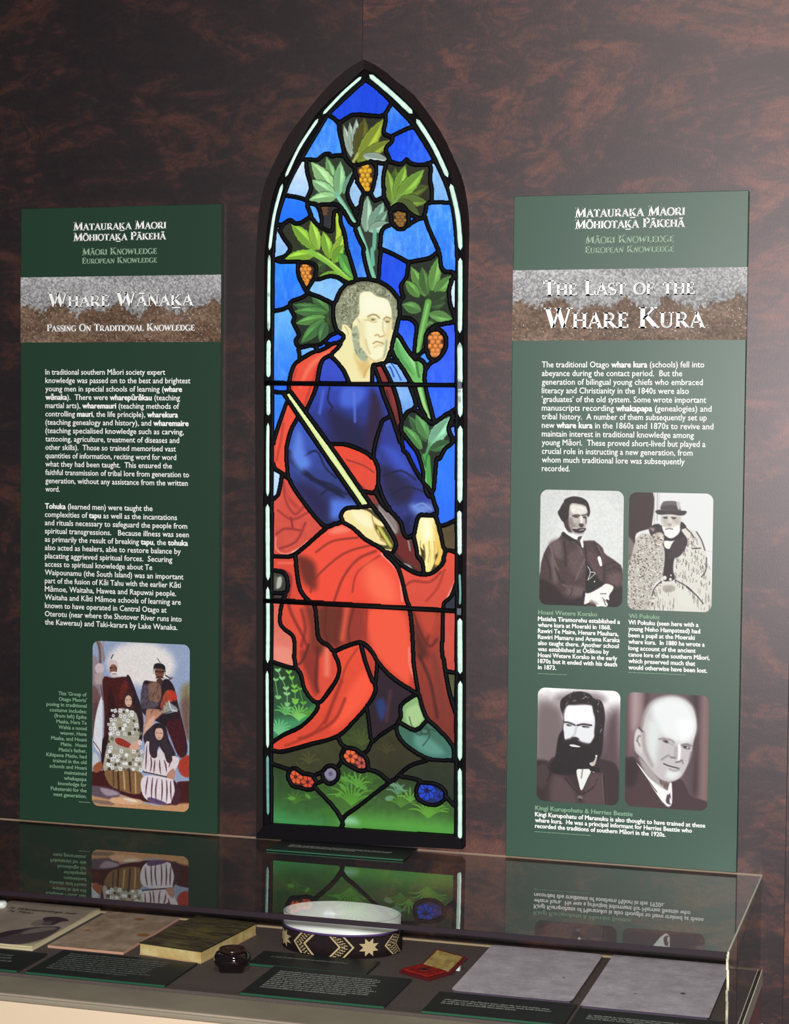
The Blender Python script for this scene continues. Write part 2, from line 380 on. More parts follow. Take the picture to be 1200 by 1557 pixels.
# ------------------------------------------------------------------ the setting
WY = .014          # face of the wallpaper; panels and window stand proud of it (their faces at y=0)
ZG, ZD = .9572, .7956
def wallpaper(name, tone, k=1.):
    m = bpy.data.materials.new(name); m.use_nodes = True; nt = m.node_tree; N, L = nt.nodes, nt.links; b = N['Principled BSDF']
    tc = N.new('ShaderNodeTexCoord')
    def noise(sc, det, vec, dist=0, rough=.55):
        n = N.new('ShaderNodeTexNoise'); n.inputs['Scale'].default_value = sc; n.inputs['Detail'].default_value = det; n.inputs['Distortion'].default_value = dist; n.inputs['Roughness'].default_value = rough
        L.new(vec, n.inputs['Vector']); return n.outputs['Fac']
    mp = N.new('ShaderNodeMapping'); mp.inputs['Scale'].default_value = (1, 1, 1.9); mp.inputs['Rotation'].default_value = (0, .15, 0); mp.inputs['Location'].default_value = (tone * .37, 0, tone * .21)
    L.new(tc.outputs['Object'], mp.inputs['Vector'])
    a = noise(4.2, 9, mp.outputs[0], 1.4, .62); c = noise(17, 6, mp.outputs[0], 2.2, .6)
    mx = N.new('ShaderNodeMix'); mx.data_type = 'FLOAT'; mx.inputs['Factor'].default_value = .32; L.new(a, mx.inputs['A']); L.new(c, mx.inputs['B'])
    r = N.new('ShaderNodeValToRGB'); e = r.color_ramp.elements
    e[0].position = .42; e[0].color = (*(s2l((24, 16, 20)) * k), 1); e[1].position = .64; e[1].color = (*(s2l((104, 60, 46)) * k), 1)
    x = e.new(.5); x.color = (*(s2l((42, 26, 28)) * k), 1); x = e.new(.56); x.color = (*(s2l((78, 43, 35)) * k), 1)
    L.new(mx.outputs['Result'], r.inputs[0])
    wv = N.new('ShaderNodeMapping'); wv.inputs['Scale'].default_value = (1100, 1100, 260); L.new(tc.outputs['Object'], wv.inputs['Vector'])
    g = noise(1, 2, wv.outputs[0]); g2 = N.new('ShaderNodeMapRange'); g2.inputs['From Min'].default_value = .3; g2.inputs['From Max'].default_value = .7; g2.inputs['To Min'].default_value = .55; g2.inputs['To Max'].default_value = 1.45
    L.new(g, g2.inputs['Value'])
    mm = N.new('ShaderNodeVectorMath'); mm.operation = 'MULTIPLY'; L.new(r.outputs[0], mm.inputs[0]); L.new(g2.outputs[0], mm.inputs[1]); L.new(mm.outputs[0], b.inputs['Base Color'])
    bp = N.new('ShaderNodeBump'); bp.inputs['Strength'].default_value = .16; bp.inputs['Distance'].default_value = .0006; L.new(g, bp.inputs['Height']); L.new(bp.outputs[0], b.inputs['Normal'])
    b.inputs['Roughness'].default_value = .45; b.inputs['Specular IOR Level'].default_value = .8; b.inputs['Specular Tint'].default_value = (1, .88, .92, 1)
    return m
plaster = mat('dark_plaster', (40, 30, 30), .8)
wall = tag(obj('wall_back', *box(-3, 3, WY + .0015, WY + .12, 0, 3.2), plaster), kind='structure')
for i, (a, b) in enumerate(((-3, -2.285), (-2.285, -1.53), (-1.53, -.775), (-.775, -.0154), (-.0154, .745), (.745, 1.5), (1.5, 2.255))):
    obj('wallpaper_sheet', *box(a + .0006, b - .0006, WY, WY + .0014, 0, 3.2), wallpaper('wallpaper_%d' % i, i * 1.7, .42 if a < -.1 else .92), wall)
floor = tag(obj('floor', *box(-3, 3, -5, WY + .1, -.05, 0), mat('dark_carpet', (60, 52, 50), .95, vary=(60, (40, 34, 34)), bump=(300, .6))), kind='structure')

# ------------------------------------------------------------------ panels
white = mat('white_print', (247, 247, 247), .5, .3)
palegreen = mat('pale_green_print', (132, 168, 140), .5, .3)
palehead = mat('grey_green_print', (146, 172, 150), .5, .3)
shadowink = mat('dark_print', (62, 56, 56), .5, .3)
PR = vmat('printed_picture', .5, .4)
greenA = mat('dark_green_print', (27, 57, 41), .43, .5)
greenB = mat('bottle_green_print', (26, 70, 52), .45, .75)
rng = np.random.RandomState(5)
def band_canvas(x0, x1, z0, z1, seed=3):
    c = Canvas(x0, x1, z0, z1, .0011, 0); h, w = c.h, c.w
    Y = np.linspace(0, 1, h)[:, None] * np.ones((1, w)); X = np.linspace(0, 1, w)[None] * np.ones((h, 1))
    def g(a, b, s): return np.exp(-((X - a) / b) ** 2) * s
    edge = .5 - g(.03, .06, .06) - g(.2, .06, .1) - g(.36, .03, .04) - g(.49, .05, .08) - g(.66, .035, .13) + g(.28, .04, .1) + g(.42, .04, .08) + g(.6, .04, .12) + g(.8, .06, .06) - g(.97, .08, .12) + g(.12, .03, .03)
    edge += (vnoise(h, w, 5, 4, seed, 2) - .5) * .22
    n1 = vnoise(h, w, 2.2, 2.2, seed + 1, 2); n2 = vnoise(h, w, 3, 3, seed + 2, 2); n3 = vnoise(h, w, 30, 60, seed + 5, 2)
    sil = np.stack([150 + 120*(n1-.5), 150 + 118*(n1-.5), 153 + 115*(n1-.5)], -1) + (n3[..., None]-.5) * 30 + (.3-Y[..., None]) * 25
    brn = np.stack([104 + 85*(n2-.5), 82 + 70*(n2-.5), 66 + 60*(n2-.5)], -1) + (n3[..., None]-.5) * 40
    m = np.clip((Y - edge) * 26 + .5, 0, 1)[..., None]; c.c = sil * (1 - m) + brn * m
    sp = rng.rand(h, w) > .994; sp &= (Y > edge - .05); c.c[sp] = (225, 225, 225)
    sp = rng.rand(h, w) > .985; sp &= (np.abs(Y - edge) < .12); c.c[sp] = (40, 34, 32)
    return c
def panel(name, x0, label, green):
    t = empty(name, (x0 + .2, WY - .005, ZG + .006), label, 'panel')
    bo = bevel(obj('board', *box(x0, x0 + .4, 0, WY, ZG + .004, 2.1072), green, t), .0008, 1)
    c = band_canvas(x0, x0 + .4, 1.8591, 1.9799); print_mesh(c, 'printed_band', PR, t, 0, -.0005)
    return bo
def photo(parent, name, px, corner, prog, base, pre=None, post=None, label=None, gam=1.3):
    P = [at(u, v, y=0) for u, v in px]
    x0 = (P[0][0] + P[3][0]) / 2; x1 = (P[1][0] + P[2][0]) / 2; z1 = (P[0][2] + P[1][2]) / 2; z0 = (P[2][2] + P[3][2]) / 2
    c = Canvas(x0, x1, z0, z1, .00075, 0, base)
    if pre: pre(c)
    c.run(prog)
    if post: post(c)
    c.c = 255 * (np.clip(c.c, 0, 255) / 255) ** gam
    o = print_mesh(c, name, PR, parent, corner, -.0008)
    if label: o['label'] = label
    return o
Y1 = -.001
L_ = panel('text_panel', -.6747, 'dark green wall panel headed Whare Wanaka, left of the stained glass', greenA)
R_ = panel('text_panel', .2653, 'lighter green wall panel headed The Last of the Whare Kura, right of the stained glass', greenB)
def heads(rows, parent):
    for s, u0, v, u1, cap, m, sm in rows:
        if m is white and cap > 14.6:
            heading('heading_shadow', s, u0 + 1, v + 1.1, u1 + 1, cap, shadowink, parent, Y1 + .0003, sm, 1.1)
        heading('heading', s, u0, v, u1, cap, m, parent, Y1 - .0002, sm, 1.28 if cap > 14.6 else 1.45)
heads([('MATAURAK_A MAORI', 111.6, 350.3, 252.6, 12.6, white, .8), ('MO=HIOTAK_A PA=KEHA=', 111.6, 366.6, 252.6, 12.6, white, .8),
       ('MA=ORI KNOWLEDGE', 125, 388, 238.6, 11, palehead, .8), ('EUROPEAN KNOWLEDGE', 125, 401, 238.6, 9.5, palehead, .8),
       ('WHARE WA=NAK_A', 72.3, 466.6, 295, 22, white, .78), ('PASSING ON TRADITIONAL KNOWLEDGE', 71.4, 504, 296, 11.5, white, .8)], L_)
heads([('MATAURAK_A MAORI', 874.5, 330.6, 1041.7, 13.8, white, .8), ('MO=HIOTAK_A PA=KEHA=', 874.5, 348.2, 1041.7, 13.8, white, .8),
       ('MA=ORI KNOWLEDGE', 890, 370.6, 1025, 12, palehead, .8), ('EUROPEAN KNOWLEDGE', 890, 385.2, 1025, 10.5, palehead, .8),
       ('THE LAST ~OF ~THE', 826, 449.3, 1056.6, 21.5, white, .78), ('WHARE KURA', 827, 499, 1073, 29, white, .75)], R_)
q4 = lambda l: [x / 4 + 30 for x in l]
text_block('body_text', ["In traditional southern M\u0101ori society expert", "knowledge was passed on to the best and brightest", "young men in special schools of learning (*whare*",
  "*w\u0101naka*).  There were *wharep\u016br\u0101kau* (teaching", "martial arts), *wharemauri* (teaching methods of", "controlling *mauri*, the life principle), *wharekura*",
  "(teaching genealogy and history), and *wharemaire*", "(teaching specialised knowledge such as carving,", "tattooing, agriculture, treatment of diseases and",
  "other skills).  Those so trained memorised vast", "quantities of information, reciting word for word", "what they had been taught.  This ensured the",
  "faithful transmission of tribal lore from generation to", "generation, without any assistance from the written", "word."],
  69, 569.6, 747.3, q4([885, 1038, 988, 975, 970, 963, 1028, 998, 970, 950, 952, 926, 1030, 1022, 243]), .0146, white, L_, Y1, .010)
text_block('body_text', ["*Tohuka* (learned men) were taught the", "complexities of *tapu* as well as the incantations", "and rituals necessary to safeguard the people from",
  "spiritual transgressions.   Because illness was seen", "as primarily the result of breaking *tapu*, the *tohuka*", "also acted as healers, able to restore balance by",
  "placating aggrieved spiritual forces.  Securing", "access to spiritual knowledge about Te", "Waipounamu (the South Island) was an important",
  "part of the fusion of K\u0101i Tahu with the earlier K\u0101ti", "M\u0101moe, Waitaha, Hawea and Rapuwai people.", "Waitaha and K\u0101ti M\u0101moe schools of learning are",
  "known to have operated in Central Otago at", "Oterotu (near where the Shotover River runs into", "the Kawerau) and Taki-karara by Lake Wanaka."],
  68.2, 773.3, 949.5, q4([808, 957, 1019, 1029, 1024, 980, 928, 806, 996, 980, 952, 980, 893, 985, 960]), .0146, white, L_, Y1, .010)
text_block('caption_text', ["This 'Group of", "Otago Maoris'", "posing in traditional", "costume includes:", "(from left) Epiha", "Maaka, Hera Te", "Wahia a noted", "weaver, Huna",
  "Maaka, and Hoani", "Matiu.  Hoani", "Matiu's father,", "Kihipane Matiu, had", "trained in the old", "schools and Hoani", "maintained", "whakapapa", "knowledge for", "Puketeraki for the", "next generation."],
  131.8, 1059, 1213.5, None, .0098, palegreen, L_, Y1, .02, [x / 8.19 + 40 for x in (400, 405, 250, 290, 350, 375, 400, 420, 310, 430, 405, 250, 330, 290, 475, 470, 395, 305, 340)])
r3 = lambda l: [x * .31667 + 770 for x in l]; r8 = lambda l, o: [x / 8 + o for x in l]
text_block('body_text', ["The traditional Otago *whare kura* (schools) fell into", "abeyance during the contact period.  But the", "generation of bilingual young chiefs who embraced",
  "literacy and Christianity in the 1840s were also", "'graduates' of the old system. Some wrote important", "manuscripts recording *whakapapa* (genealogies) and",
  "tribal history.  A number of them subsequently set up", "new *whare kura* in the 1860s and 1870s to revive and", "maintain interest in traditional knowledge among",
  "young M\u0101ori.  These proved short-lived but played a", "crucial role in instructing a new generation, from", "whom much traditional lore was subsequently", "recorded."],
  824, 558.6, 716.2, r3([951, 845, 944, 877, 960, 986, 963, 995, 901, 957, 895, 857, 305]), .0147, white, R_, Y1, .010)
text_block('caption_heading', ["Hoani Wetere Korako"], 818.5, 934, 934, [908.4], .0109, palegreen, R_, Y1, .03)
text_block('caption_text', ["Matiaha Tiramorehu established a", "whare kura at Moeraki in 1868.", "Rawiri Te Maire, Henare Mauhara,", "Rawiri Mamaru and Arama Karaka", "also taught there. Another school",
  "was established at \u014ct\u0101kou by", "Hoani Wetere Korako in the early", "1870s but it ended with his death", "in 1873."], 818, 943.8, 1017.3, r8([1065, 955, 1047, 1062, 1050, 930, 1030, 1030, 288], 810), .0109, white, R_, Y1, .035)
text_block('caption_heading', ["Wi Pokuku"], 956.3, 939.7, 939.7, [1002.7], .0109, palegreen, R_, Y1, .03)
text_block('caption_text', ["Wi Pokuku (seen here with a", "young Neho Hampstead) had", "been a pupil at the Moeraki", "whare kura.  In 1880 he wrote a", "long account of the ancient", "canoe lore of the southern M\u0101ori,",
  "which preserved much that", "would otherwise have been lost."], 955.6, 949.2, 1017.6, r8([940, 960, 895, 1015, 905, 1075, 900, 1045], 945), .0109, white, R_, Y1, .035)
text_block('caption_heading', ["Kingi Kurupohatu & Herries Beattie"], 813.9, 1231.3, 1231.3, [962.5], .0109, palegreen, R_, Y1, .03)
text_block('caption_text', ["Kingi Kurupohatu of Maranuku is also thought to have trained at these", "whare kura.  He was a principal informant for Herries Beattie who", "recorded the traditions of southern M\u0101ori in the 1920s."],
  813.6, 1241, 1258.6, [1073, 1052.8, 1012.6], .0109, white, R_, Y1, .035)
def tiny(parent, u0, v, u1, y=Y1):
    """credit line too small to read: a row of small ink marks"""
    a, b = at(u0, v, y=y), at(u1, v, y=y); V, F = [], []; x = a[0]; R = random.Random(int(u0))
    while x < b[0]:
        L = R.uniform(.004, .009); V += [(x, y, a[2]), (x + L, y, a[2]), (x + L, y, a[2] + .0009), (x, y, a[2] + .0009)]; n = len(V); F.append((n-4, n-3, n-2, n-1)); x += L + .0008
    obj('credit_line', V, F, palegreen, parent)
tiny(R_, 818, 1024.5, 861.5); tiny(R_, 955, 1022.6, 1039); tiny(R_, 813, 1264.8, 895); tiny(L_, 119.5, 1219.5, 131.5)
# ------------------------------------------------------------------ printed photographs on the panels
# (prints: flat tone painting, each shape laid over the last)
GROUP = '''
@g
E e6e2e2 14 480,250 330,200
P 9a8a92 8 60,200 120,240 150,380 130,560 60,600
P 7a5a5c 6 60,440 130,520 140,620 60,700
P 8a7c58 14 830,470 900,430 900,640 840,620
P 7a6058 10 820,600 900,560 900,900 850,820
P 63484c 8 60,620 120,600 110,800 60,880
S 6a4438 20 3 105,60 125,130 130,235
S 8d6a50 8 2 120,50 150,130 160,230
S a58a78 6 3 160,60 150,120 165,200
E cdc0c6 2 122,292 45,48
P b8a8a8 3 85,340 150,340 135,420 90,420
P 4c171b 2 60,1180 220,1190 480,1330 900,1260 900,1470 520,1440 200,1340 60,1330
P c79b73 4 60,1330 300,1380 600,1470 900,1450 900,1540 60,1480
P 6b5a66 3 60,1300 240,1330 300,1370 250,1420 120,1400 60,1380
P a898a4 3 130,1320 250,1345 290,1375 180,1385
P 8c7468 3 70,1420 230,1440 230,1470 80,1450
P d8b090 2 240,1400 470,1420 460,1460 240,1450
E e8dcc8 2 390,1425 70,12 8
P 501a1c 1.5 150,385 240,372 380,368 410,480 460,620 480,760 420,900 180,960 150,1160 165,700
P 3a1216 2 200,500 230,470 260,700 190,900
P 6d2622 3 330,400 370,430 320,560 290,520
P 3a1a2c 1.2 355,368 388,368 480,620 500,780 440,700 400,500
P 2c1016 1.5 150,900 200,900 170,1180 140,1100
P dcdfe6 1 140,530 150,620 140,1000 120,1015 70,930 90,700
P c8c8cf 1 75,1010 120,1080 95,1130 60,1140
S 6a3a2a 8 1 70,920 130,1010 140,1090
S 3a2020 7 1 135,440 150,560
P a0603f 1 65,1140 130,1090 150,1150 90,1190
E d8c8c8 1.5 240,262 50,48
E 8b6450 1.2 242,300 38,48
E d6ccd0 1.2 246,342 34,26
S 4a2c28 7 .5 212,282 235,285
E 4a2c28 .8 222,288 9,6
E 4a2c28 .8 262,288 9,6
S f0ebec 9 .8 225,325 270,325
S 5a3a34 5 .6 235,336 262,336
S 2a2424 9 .6 240,172 222,206
P 2d1a26 1.5 500,410 560,400 640,410 700,380 760,440 800,600 880,960 840,1060 780,1000 700,800 520,700 480,600
P 8b6a5a 3 540,430 640,420 650,560 560,600
P 5d5260 3 490,460 540,440 560,560 640,600 560,640 480,620
P b05038 2 700,480 770,490 790,560 740,580 650,640 660,560
P c0402a 2 720,485 775,500 785,560 730,560
P 9aa0a4 1.5 700,580 750,600 800,650 700,680 660,660
S e8eaf0 8 1 720,570 740,640 790,660
S d8c070 7 1 700,600 680,670
S 4a5a5a 8 1 740,660 640,690
P c09078 2 540,640 660,650 650,690 560,770 510,820 520,700
P d8b0a0 2 530,760 600,700 560,860 500,900
P 4a1420 3 700,760 820,740 870,960 820,1060 740,900
P b04030 3 800,1100 900,1040 900,1220 820,1200
E 7d5548 1.2 640,320 46,62
P 1f1a1e 1.2 592,260 640,245 685,270 690,340 675,300 600,290 590,340
S 2a1e20 10 1 605,315 640,322 680,318
S 3a2422 12 1 612,372 640,362 670,372
E 5a3a34 1.5 640,400 30,26
S 2c2226 6 .7 622,205 645,240
S 3c1c20 9 1 690,350 740,380
S 3c1c20 8 1 700,400 750,370
S 3c1c20 8 1 760,560 800,640
P 4a2c30 1 325,520 360,500 410,510 420,600 400,660 330,650 325,580
E d8b6a4 1 372,572 34,52
S 5a3c3c 5 .6 350,560 368,560
S 5a3c3c 5 .6 385,560 402,560
S 8c4a48 5 .6 365,606 386,606
P 30202a 1.5 400,560 440,520 480,620 500,800 470,960 430,760 440,660
P b4b0a4 1.2 300,635 380,650 440,680 465,800 460,900 380,960 480,1000 490,1160 380,1190 170,1180 165,1060 200,900 215,740 270,720
P a03a32 1 255,900 300,890 390,940 375,975 280,945
P d8ae9c 1.2 385,955 470,900 478,940 440,1000 390,990
P 8b6a48 1.2 190,1160 480,1190 470,1370 270,1330 190,1260
S 3c2620 16 1.5 280,1180 290,1330
S 3c2620 14 1.5 380,1180 390,1350
S c8b080 14 1.5 330,1170 340,1330
S c8b080 12 1.5 430,1190 435,1360
S 4c3226 10 1.5 240,1170 245,1300
P 3a2c38 1.5 560,800 620,760 690,790 720,900 780,1050 700,1100 640,960 600,1050 540,1000 500,880
E d8b4a4 1 636,850 40,60
P 2c2028 1 590,790 640,765 690,800 690,860 670,810 600,815 595,900
S 5a3c3c 5 .6 612,845 630,845
S 5a3c3c 5 .6 645,848 662,850
S a05050 6 .6 625,888 646,888
P e0d6dc 1 520,930 560,930 600,1040 640,980 700,1040 790,1050 800,1120 700,1220 500,1170 510,1040
P 40303c 1.2 560,880 600,900 620,1040 580,1060 550,1000
P 40303c 1.2 660,900 720,960 750,1080 700,1090
P c09080 1.5 700,1210 760,1150 770,1230 720,1250
P e2dae2 1 510,1215 760,1250 790,1330 740,1450 560,1440 485,1350
P 4c2834 2 760,1250 820,1340 800,1460 740,1450 770,1350
S 3c2430 10 1 500,1180 700,1225
P 6a5078 2 560,1400 700,1450 640,1460 540,1430
'''
def group_post(c):
    R = random.Random(4); c.sec = 'g'
    for i in range(9):
        for j in range(14):
            x, y = 190 + i*34 + (j % 2)*17, 660 + j*38
            inside = (y > 640 and y < 1170 and x > 210 - (y-700)*.1 and x < 400 + min(80, (y-640)*.5)) and not (870 < y < 1000 and x > 230 and x < 470)
            if not inside: continue
            k = R.random(); col = (240, 243, 248) if k < .42 else (72, 66, 54) if k < .68 else (120, 115, 98) if k < .85 else (168, 165, 142)
            p = c.pts('%f,%f' % (x + R.uniform(-9, 9), y + R.uniform(-9, 9)))[0]; g = c.wid(R.uniform(15, 24)); th = R.uniform(-.5, .5)
            c.poly(np.array([p + g * np.array([math.cos(th + a), math.sin(th + a)]) for a in (.785, 2.356, 3.927, 5.5)]), col, .8, .9, False)
            if k < .3: c.ell(p, c.wid(7), c.wid(6), 0, (96, 110, 112), .6, .8)
    for (xa, ya, xb, yb) in ((530, 950, 520, 1160), (565, 1050, 560, 1180), (600, 1080, 590, 1190), (640, 1080, 650, 1200), (680, 1080, 700, 1180), (740, 1060, 720, 1140), (540, 1225, 520, 1380), (580, 1230, 570, 1420), (620, 1240, 610, 1440), (660, 1245, 655, 1440), (700, 1250, 700, 1440), (735, 1260, 740, 1420)):
        c.stroke(c.pts('%d,%d %d,%d %d,%d' % (xa, ya, (xa+xb)//2 + R.randint(-9, 9), (ya+yb)//2, xb, yb)), (96, 46, 58), c.wid(12), .7, .9, True)
    for i in range(160):
        x, y = R.uniform(700, 860), R.uniform(740, 1060)
        if x - 700 < (y - 700) * .5 + 20: c.ell(c.pts('%f,%f' % (x, y))[0], .8, .8, 0, (130, 70, 76) if i % 2 else (28, 12, 20), .5, .7)
    for i in range(150):
        x, y = R.uniform(480, 700), R.uniform(420, 660)
        c.stroke(c.pts('%f,%f %f,%f' % (x, y, x + R.uniform(-16, 16), y + R.uniform(8, 30))), R.choice([(60, 50, 60), (150, 130, 130), (34, 24, 34)]), 1, .5, .6)
    n = vnoise(c.h, c.w, 3, 3, 8, 2) - .5; c.c += n[..., None] * 22
PH1 = '''
@p
E dfe2e2 30 700,700 500,600
P 5a4448 2 60,1600 80,1080 110,900 180,750 300,670 375,590 480,650 600,690 740,690 850,770 885,850 1000,930 1090,1010 1110,1120 1110,1300 1200,1400 1200,1600
P 3a2428 4 60,1180 250,1250 420,1420 620,1400 620,1600 60,1600
P 3c2a30 3 900,1250 1200,1300 1200,1600 900,1600
P 7c6a6c 8 200,720 330,680 350,900 250,860
P 80706e 8 200,880 260,960 300,1160 250,1200
P 76605f 8 920,1120 1080,1100 1080,1250 960,1230
P 7a6868 7 430,1260 620,1270 600,1380 420,1360
P 6e5a5c 8 430,850 600,800 640,1000 560,1150 440,1050
S 2f2026 14 3 375,700 395,860 400,1000
S 2f2026 12 3 270,1030 330,1180 380,1200
S 2f2026 10 2 640,760 660,1000 650,1260
S 34242a 12 3 750,700 800,830 880,1000 870,1180
S 9a8684 7 2 520,1180 600,1000 655,900
S 3a2a30 9 2.5 430,1260 480,1280 450,1380 380,1420
S 90807c 8 2.5 360,1240 420,1260 470,1260
S 34242a 8 2 900,990 1000,960 1080,1000
S 34242a 8 2 920,1060 1010,1020 1080,1060
P 241a20 1.5 660,1000 700,1010 860,1200 850,1240 700,1330 650,1320
P 6a5054 3 680,820 790,900 850,1120 840,1200 700,1000
P f4f4f4 .8 795,900 830,890 852,990 825,1000
S eeeeee 8 .6 672,1010 705,1080 675,1175
S eeeeee 7 .6 705,1080 765,1095 675,1178
E eeeeee .6 757,1198 8,8
P 2a1c22 2 350,620 380,580 480,650 560,720 620,740 600,760 480,720
P f0f2f2 1 385,530 420,570 545,640 525,672 450,635 380,580
P f2f2f2 1 560,640 600,630 620,760 598,768 575,690 548,670
P 5a484a 1 545,650 600,630 580,680 560,690
P 47363a 1.5 300,330 380,240 380,180 480,140 600,160 670,210 700,340 680,390 660,380 480,260 440,400 460,560 400,540 370,460 330,400
P b9b4b0 2 455,230 500,220 650,260 665,370 640,540 600,610 480,590 420,520 430,380
P e3e3df 4 470,240 640,270 650,350 480,350
P 4a383c 4 380,400 425,390 440,500 470,580 420,560
P 9a8e8c 6 440,420 500,420 520,500 480,540
P c4bebb 5 480,400 560,405 560,470 500,470
P e8e6e2 3 575,385 612,395 615,470 585,480
P cfcac6 4 620,400 650,400 645,470 625,480
S 3c2c32 12 1.2 485,380 530,368 570,378
S 3c2c32 10 1.2 600,375 640,368 670,360
E 2c2026 2 528,392 28,9
E 2c2026 2 634,398 22,10
S 5a4a4c 10 2 650,410 650,470
P 54444a 1.5 560,480 620,480 610,520 580,520
P 3a2a30 1.5 480,545 560,535 645,535 640,560 600,590 520,585
S e0d8d8 12 1.2 490,530 540,538
S e0d8d8 10 1.2 570,560 620,550
P 35262c 1.5 380,200 480,140 610,160 680,230 700,340 665,300 640,240 500,215 440,260 430,400 360,450 305,340 320,300
S 8d7c7a 10 3 210,760 240,900 300,1050
S 8d7c7a 9 3 480,700 560,760 600,860
S 2a1c24 9 2 130,860 190,1000 210,1150
S 8a7876 8 2.5 800,760 850,860 870,980
S 2a1c24 9 2 640,780 650,900 655,1000
P f0f1ee 1.2 620,1350 700,1340 830,1270 900,1225 980,1250 990,1290 940,1370 940,1430 900,1420 920,1500 800,1500 720,1450 620,1480
S 5a484c 7 1.5 830,1350 900,1350
S 5a484c 7 1.2 850,1400 910,1450 930,1470
S 4a383c 8 1.2 870,1430 900,1500
P a09894 4 720,1430 800,1480 700,1460
P f0f0ee 1 780,1490 820,1500 815,1525 785,1510
P f0f0ee 1 860,1490 905,1500 900,1520
P 2f2026 2 610,1330 640,1340 625,1470 640,1500 600,1520
'''
PH2 = '''
@q
P 4c3638 1.5 60,40 376,60 365,460 340,500 180,560 160,700 60,620
P 8b8280 4 70,620 130,640 165,720 150,820 70,1000
S a8a8a8 8 1.5 432,80 430,300 430,400
S b8b8b8 6 1.5 400,80 395,440
S c8c8c8 5 1.5 455,70 450,280
S d0d0d0 6 2 1030,770 1100,780
P dcdcd6 1.5 720,470 780,500 880,520 950,600 1010,740 1030,900 1060,1000 1075,1150 1080,1420 1000,1510 360,1480 360,1300 480,1130 620,1000 600,800 720,700
P c5c2bb 2 175,640 250,560 330,570 380,600 500,700 510,860 520,1000 480,1100 370,1200 350,1470 70,1430 70,1100 130,800
P 3a2a30 1.5 365,470 460,450 500,560 600,620 700,540 700,430 740,430 780,490 720,520 790,640 740,780 640,850 620,1000 640,1100 560,1130 500,1100 520,860 500,700 380,560
P eeeeea 1 515,650 600,650 665,640 620,700 570,745 520,720
P 4a3a40 2 330,500 380,470 500,470 520,560 400,560 360,590
P a39690 3 340,490 400,500 380,540
P c4bdb4 1.5 360,610 400,560 470,545 510,590 500,680 450,720 390,700
P e8e6e0 2.5 480,570 505,600 500,650 475,640
S 40343a 9 1 410,632 440,625
S 40343a 8 1 470,632 492,640
S f0f0ee 9 1 425,690 470,695
S 4c4046 8 1.2 400,650 410,690 450,712
P d8d6cf 2 475,345 590,330 710,345 705,460 670,560 600,600 530,570 490,480
P c2beb8 5 490,360 560,380 540,470 500,440
P c2beb8 5 610,370 700,370 690,450 630,430
S 4a4044 9 1.3 505,368 550,362
S 4a4044 9 1.3 600,366 655,372
E 50464a 1.6 530,374 20,8
E 50464a 1.6 628,380 20,8
P a8a29e 3 560,440 600,445 590,470 555,465
P f2f2ee 2 490,480 540,495 620,490 690,460 680,560 600,602 530,575
S 5a5056 9 1.3 530,512 570,500 615,508
P 4a3c40 1.3 410,290 480,275 700,285 780,295 760,335 700,345 590,330 480,335 430,325
P 77706c 1.5 480,280 490,195 540,172 650,175 690,210 705,270 700,285
P 5a5054 2 485,270 495,235 600,220 690,235 700,285 590,290
P c8c8c8 2 660,190 700,185 705,260 680,270
P 4a3a40 1.5 630,650 790,620 740,780 660,850 560,840
E e4e4de 1 520,1090 22,24
E e4e4de 1 588,1108 16,16
E d4d4ce 1 595,1060 10,12
P dedfd8 2 620,1170 780,1200 960,1340 980,1440 720,1420 660,1260
P b5b0a8 3 500,1190 620,1180 640,1240 520,1260
'''
def ph2_post(c):
    R = random.Random(11); c.sec = 'q'
    for i in range(700):
        x, y = R.uniform(75, 500), R.uniform(570, 1460)
        if x > 170 + max(0, (640-y)) and x < 510 - max(0, (y-1100)*.45) or (y > 800 and x < 350):
            c.stroke(c.pts('%f,%f %f,%f' % (x, y, x + R.uniform(-14, 14), y + R.uniform(-14, 14))), R.choice([(70, 58, 60), (96, 84, 86), (130, 120, 118), (238, 238, 234), (228, 226, 220)]), R.uniform(.9, 2.4), .6, .8)
    for i in range(150):
        x, y = R.uniform(640, 1060), R.uniform(560, 1200)
        if x < 800 + (y-560)*.5 + 80 and x > 760 - (y-560)*.35:
            L = R.uniform(20, 55); c.stroke(c.pts('%f,%f %f,%f %f,%f' % (x, y, x + R.uniform(-14, 14), y + L/2, x + R.uniform(-10, 10), y + L)), R.choice([(70, 60, 66), (96, 88, 90), (60, 50, 54)]), 1.0, .5, .8)
    for i in range(110):
        x, y = R.uniform(370, 1070), R.uniform(1200, 1480)
        if x < 640 or x > 960 - (1480-y)*.6:
            L = R.uniform(40, 90); c.stroke(c.pts('%f,%f %f,%f' % (x, y, x + R.uniform(-8, 8), min(y + L, 1480))), R.choice([(110, 104, 104), (150, 145, 140), (80, 72, 74)]), 1., .5, .7)
    for p in ('780,500 840,560 870,610', '900,540 960,640 1000,760', '780,1200 900,1300 980,1400', '650,1120 780,1190 850,1250', '1020,850 1010,1000 960,1080', '850,740 950,735', '480,1130 400,1210 370,1300'):
        c.stroke(c.pts(p), (74, 62, 66), c.wid(14), .7, .8)
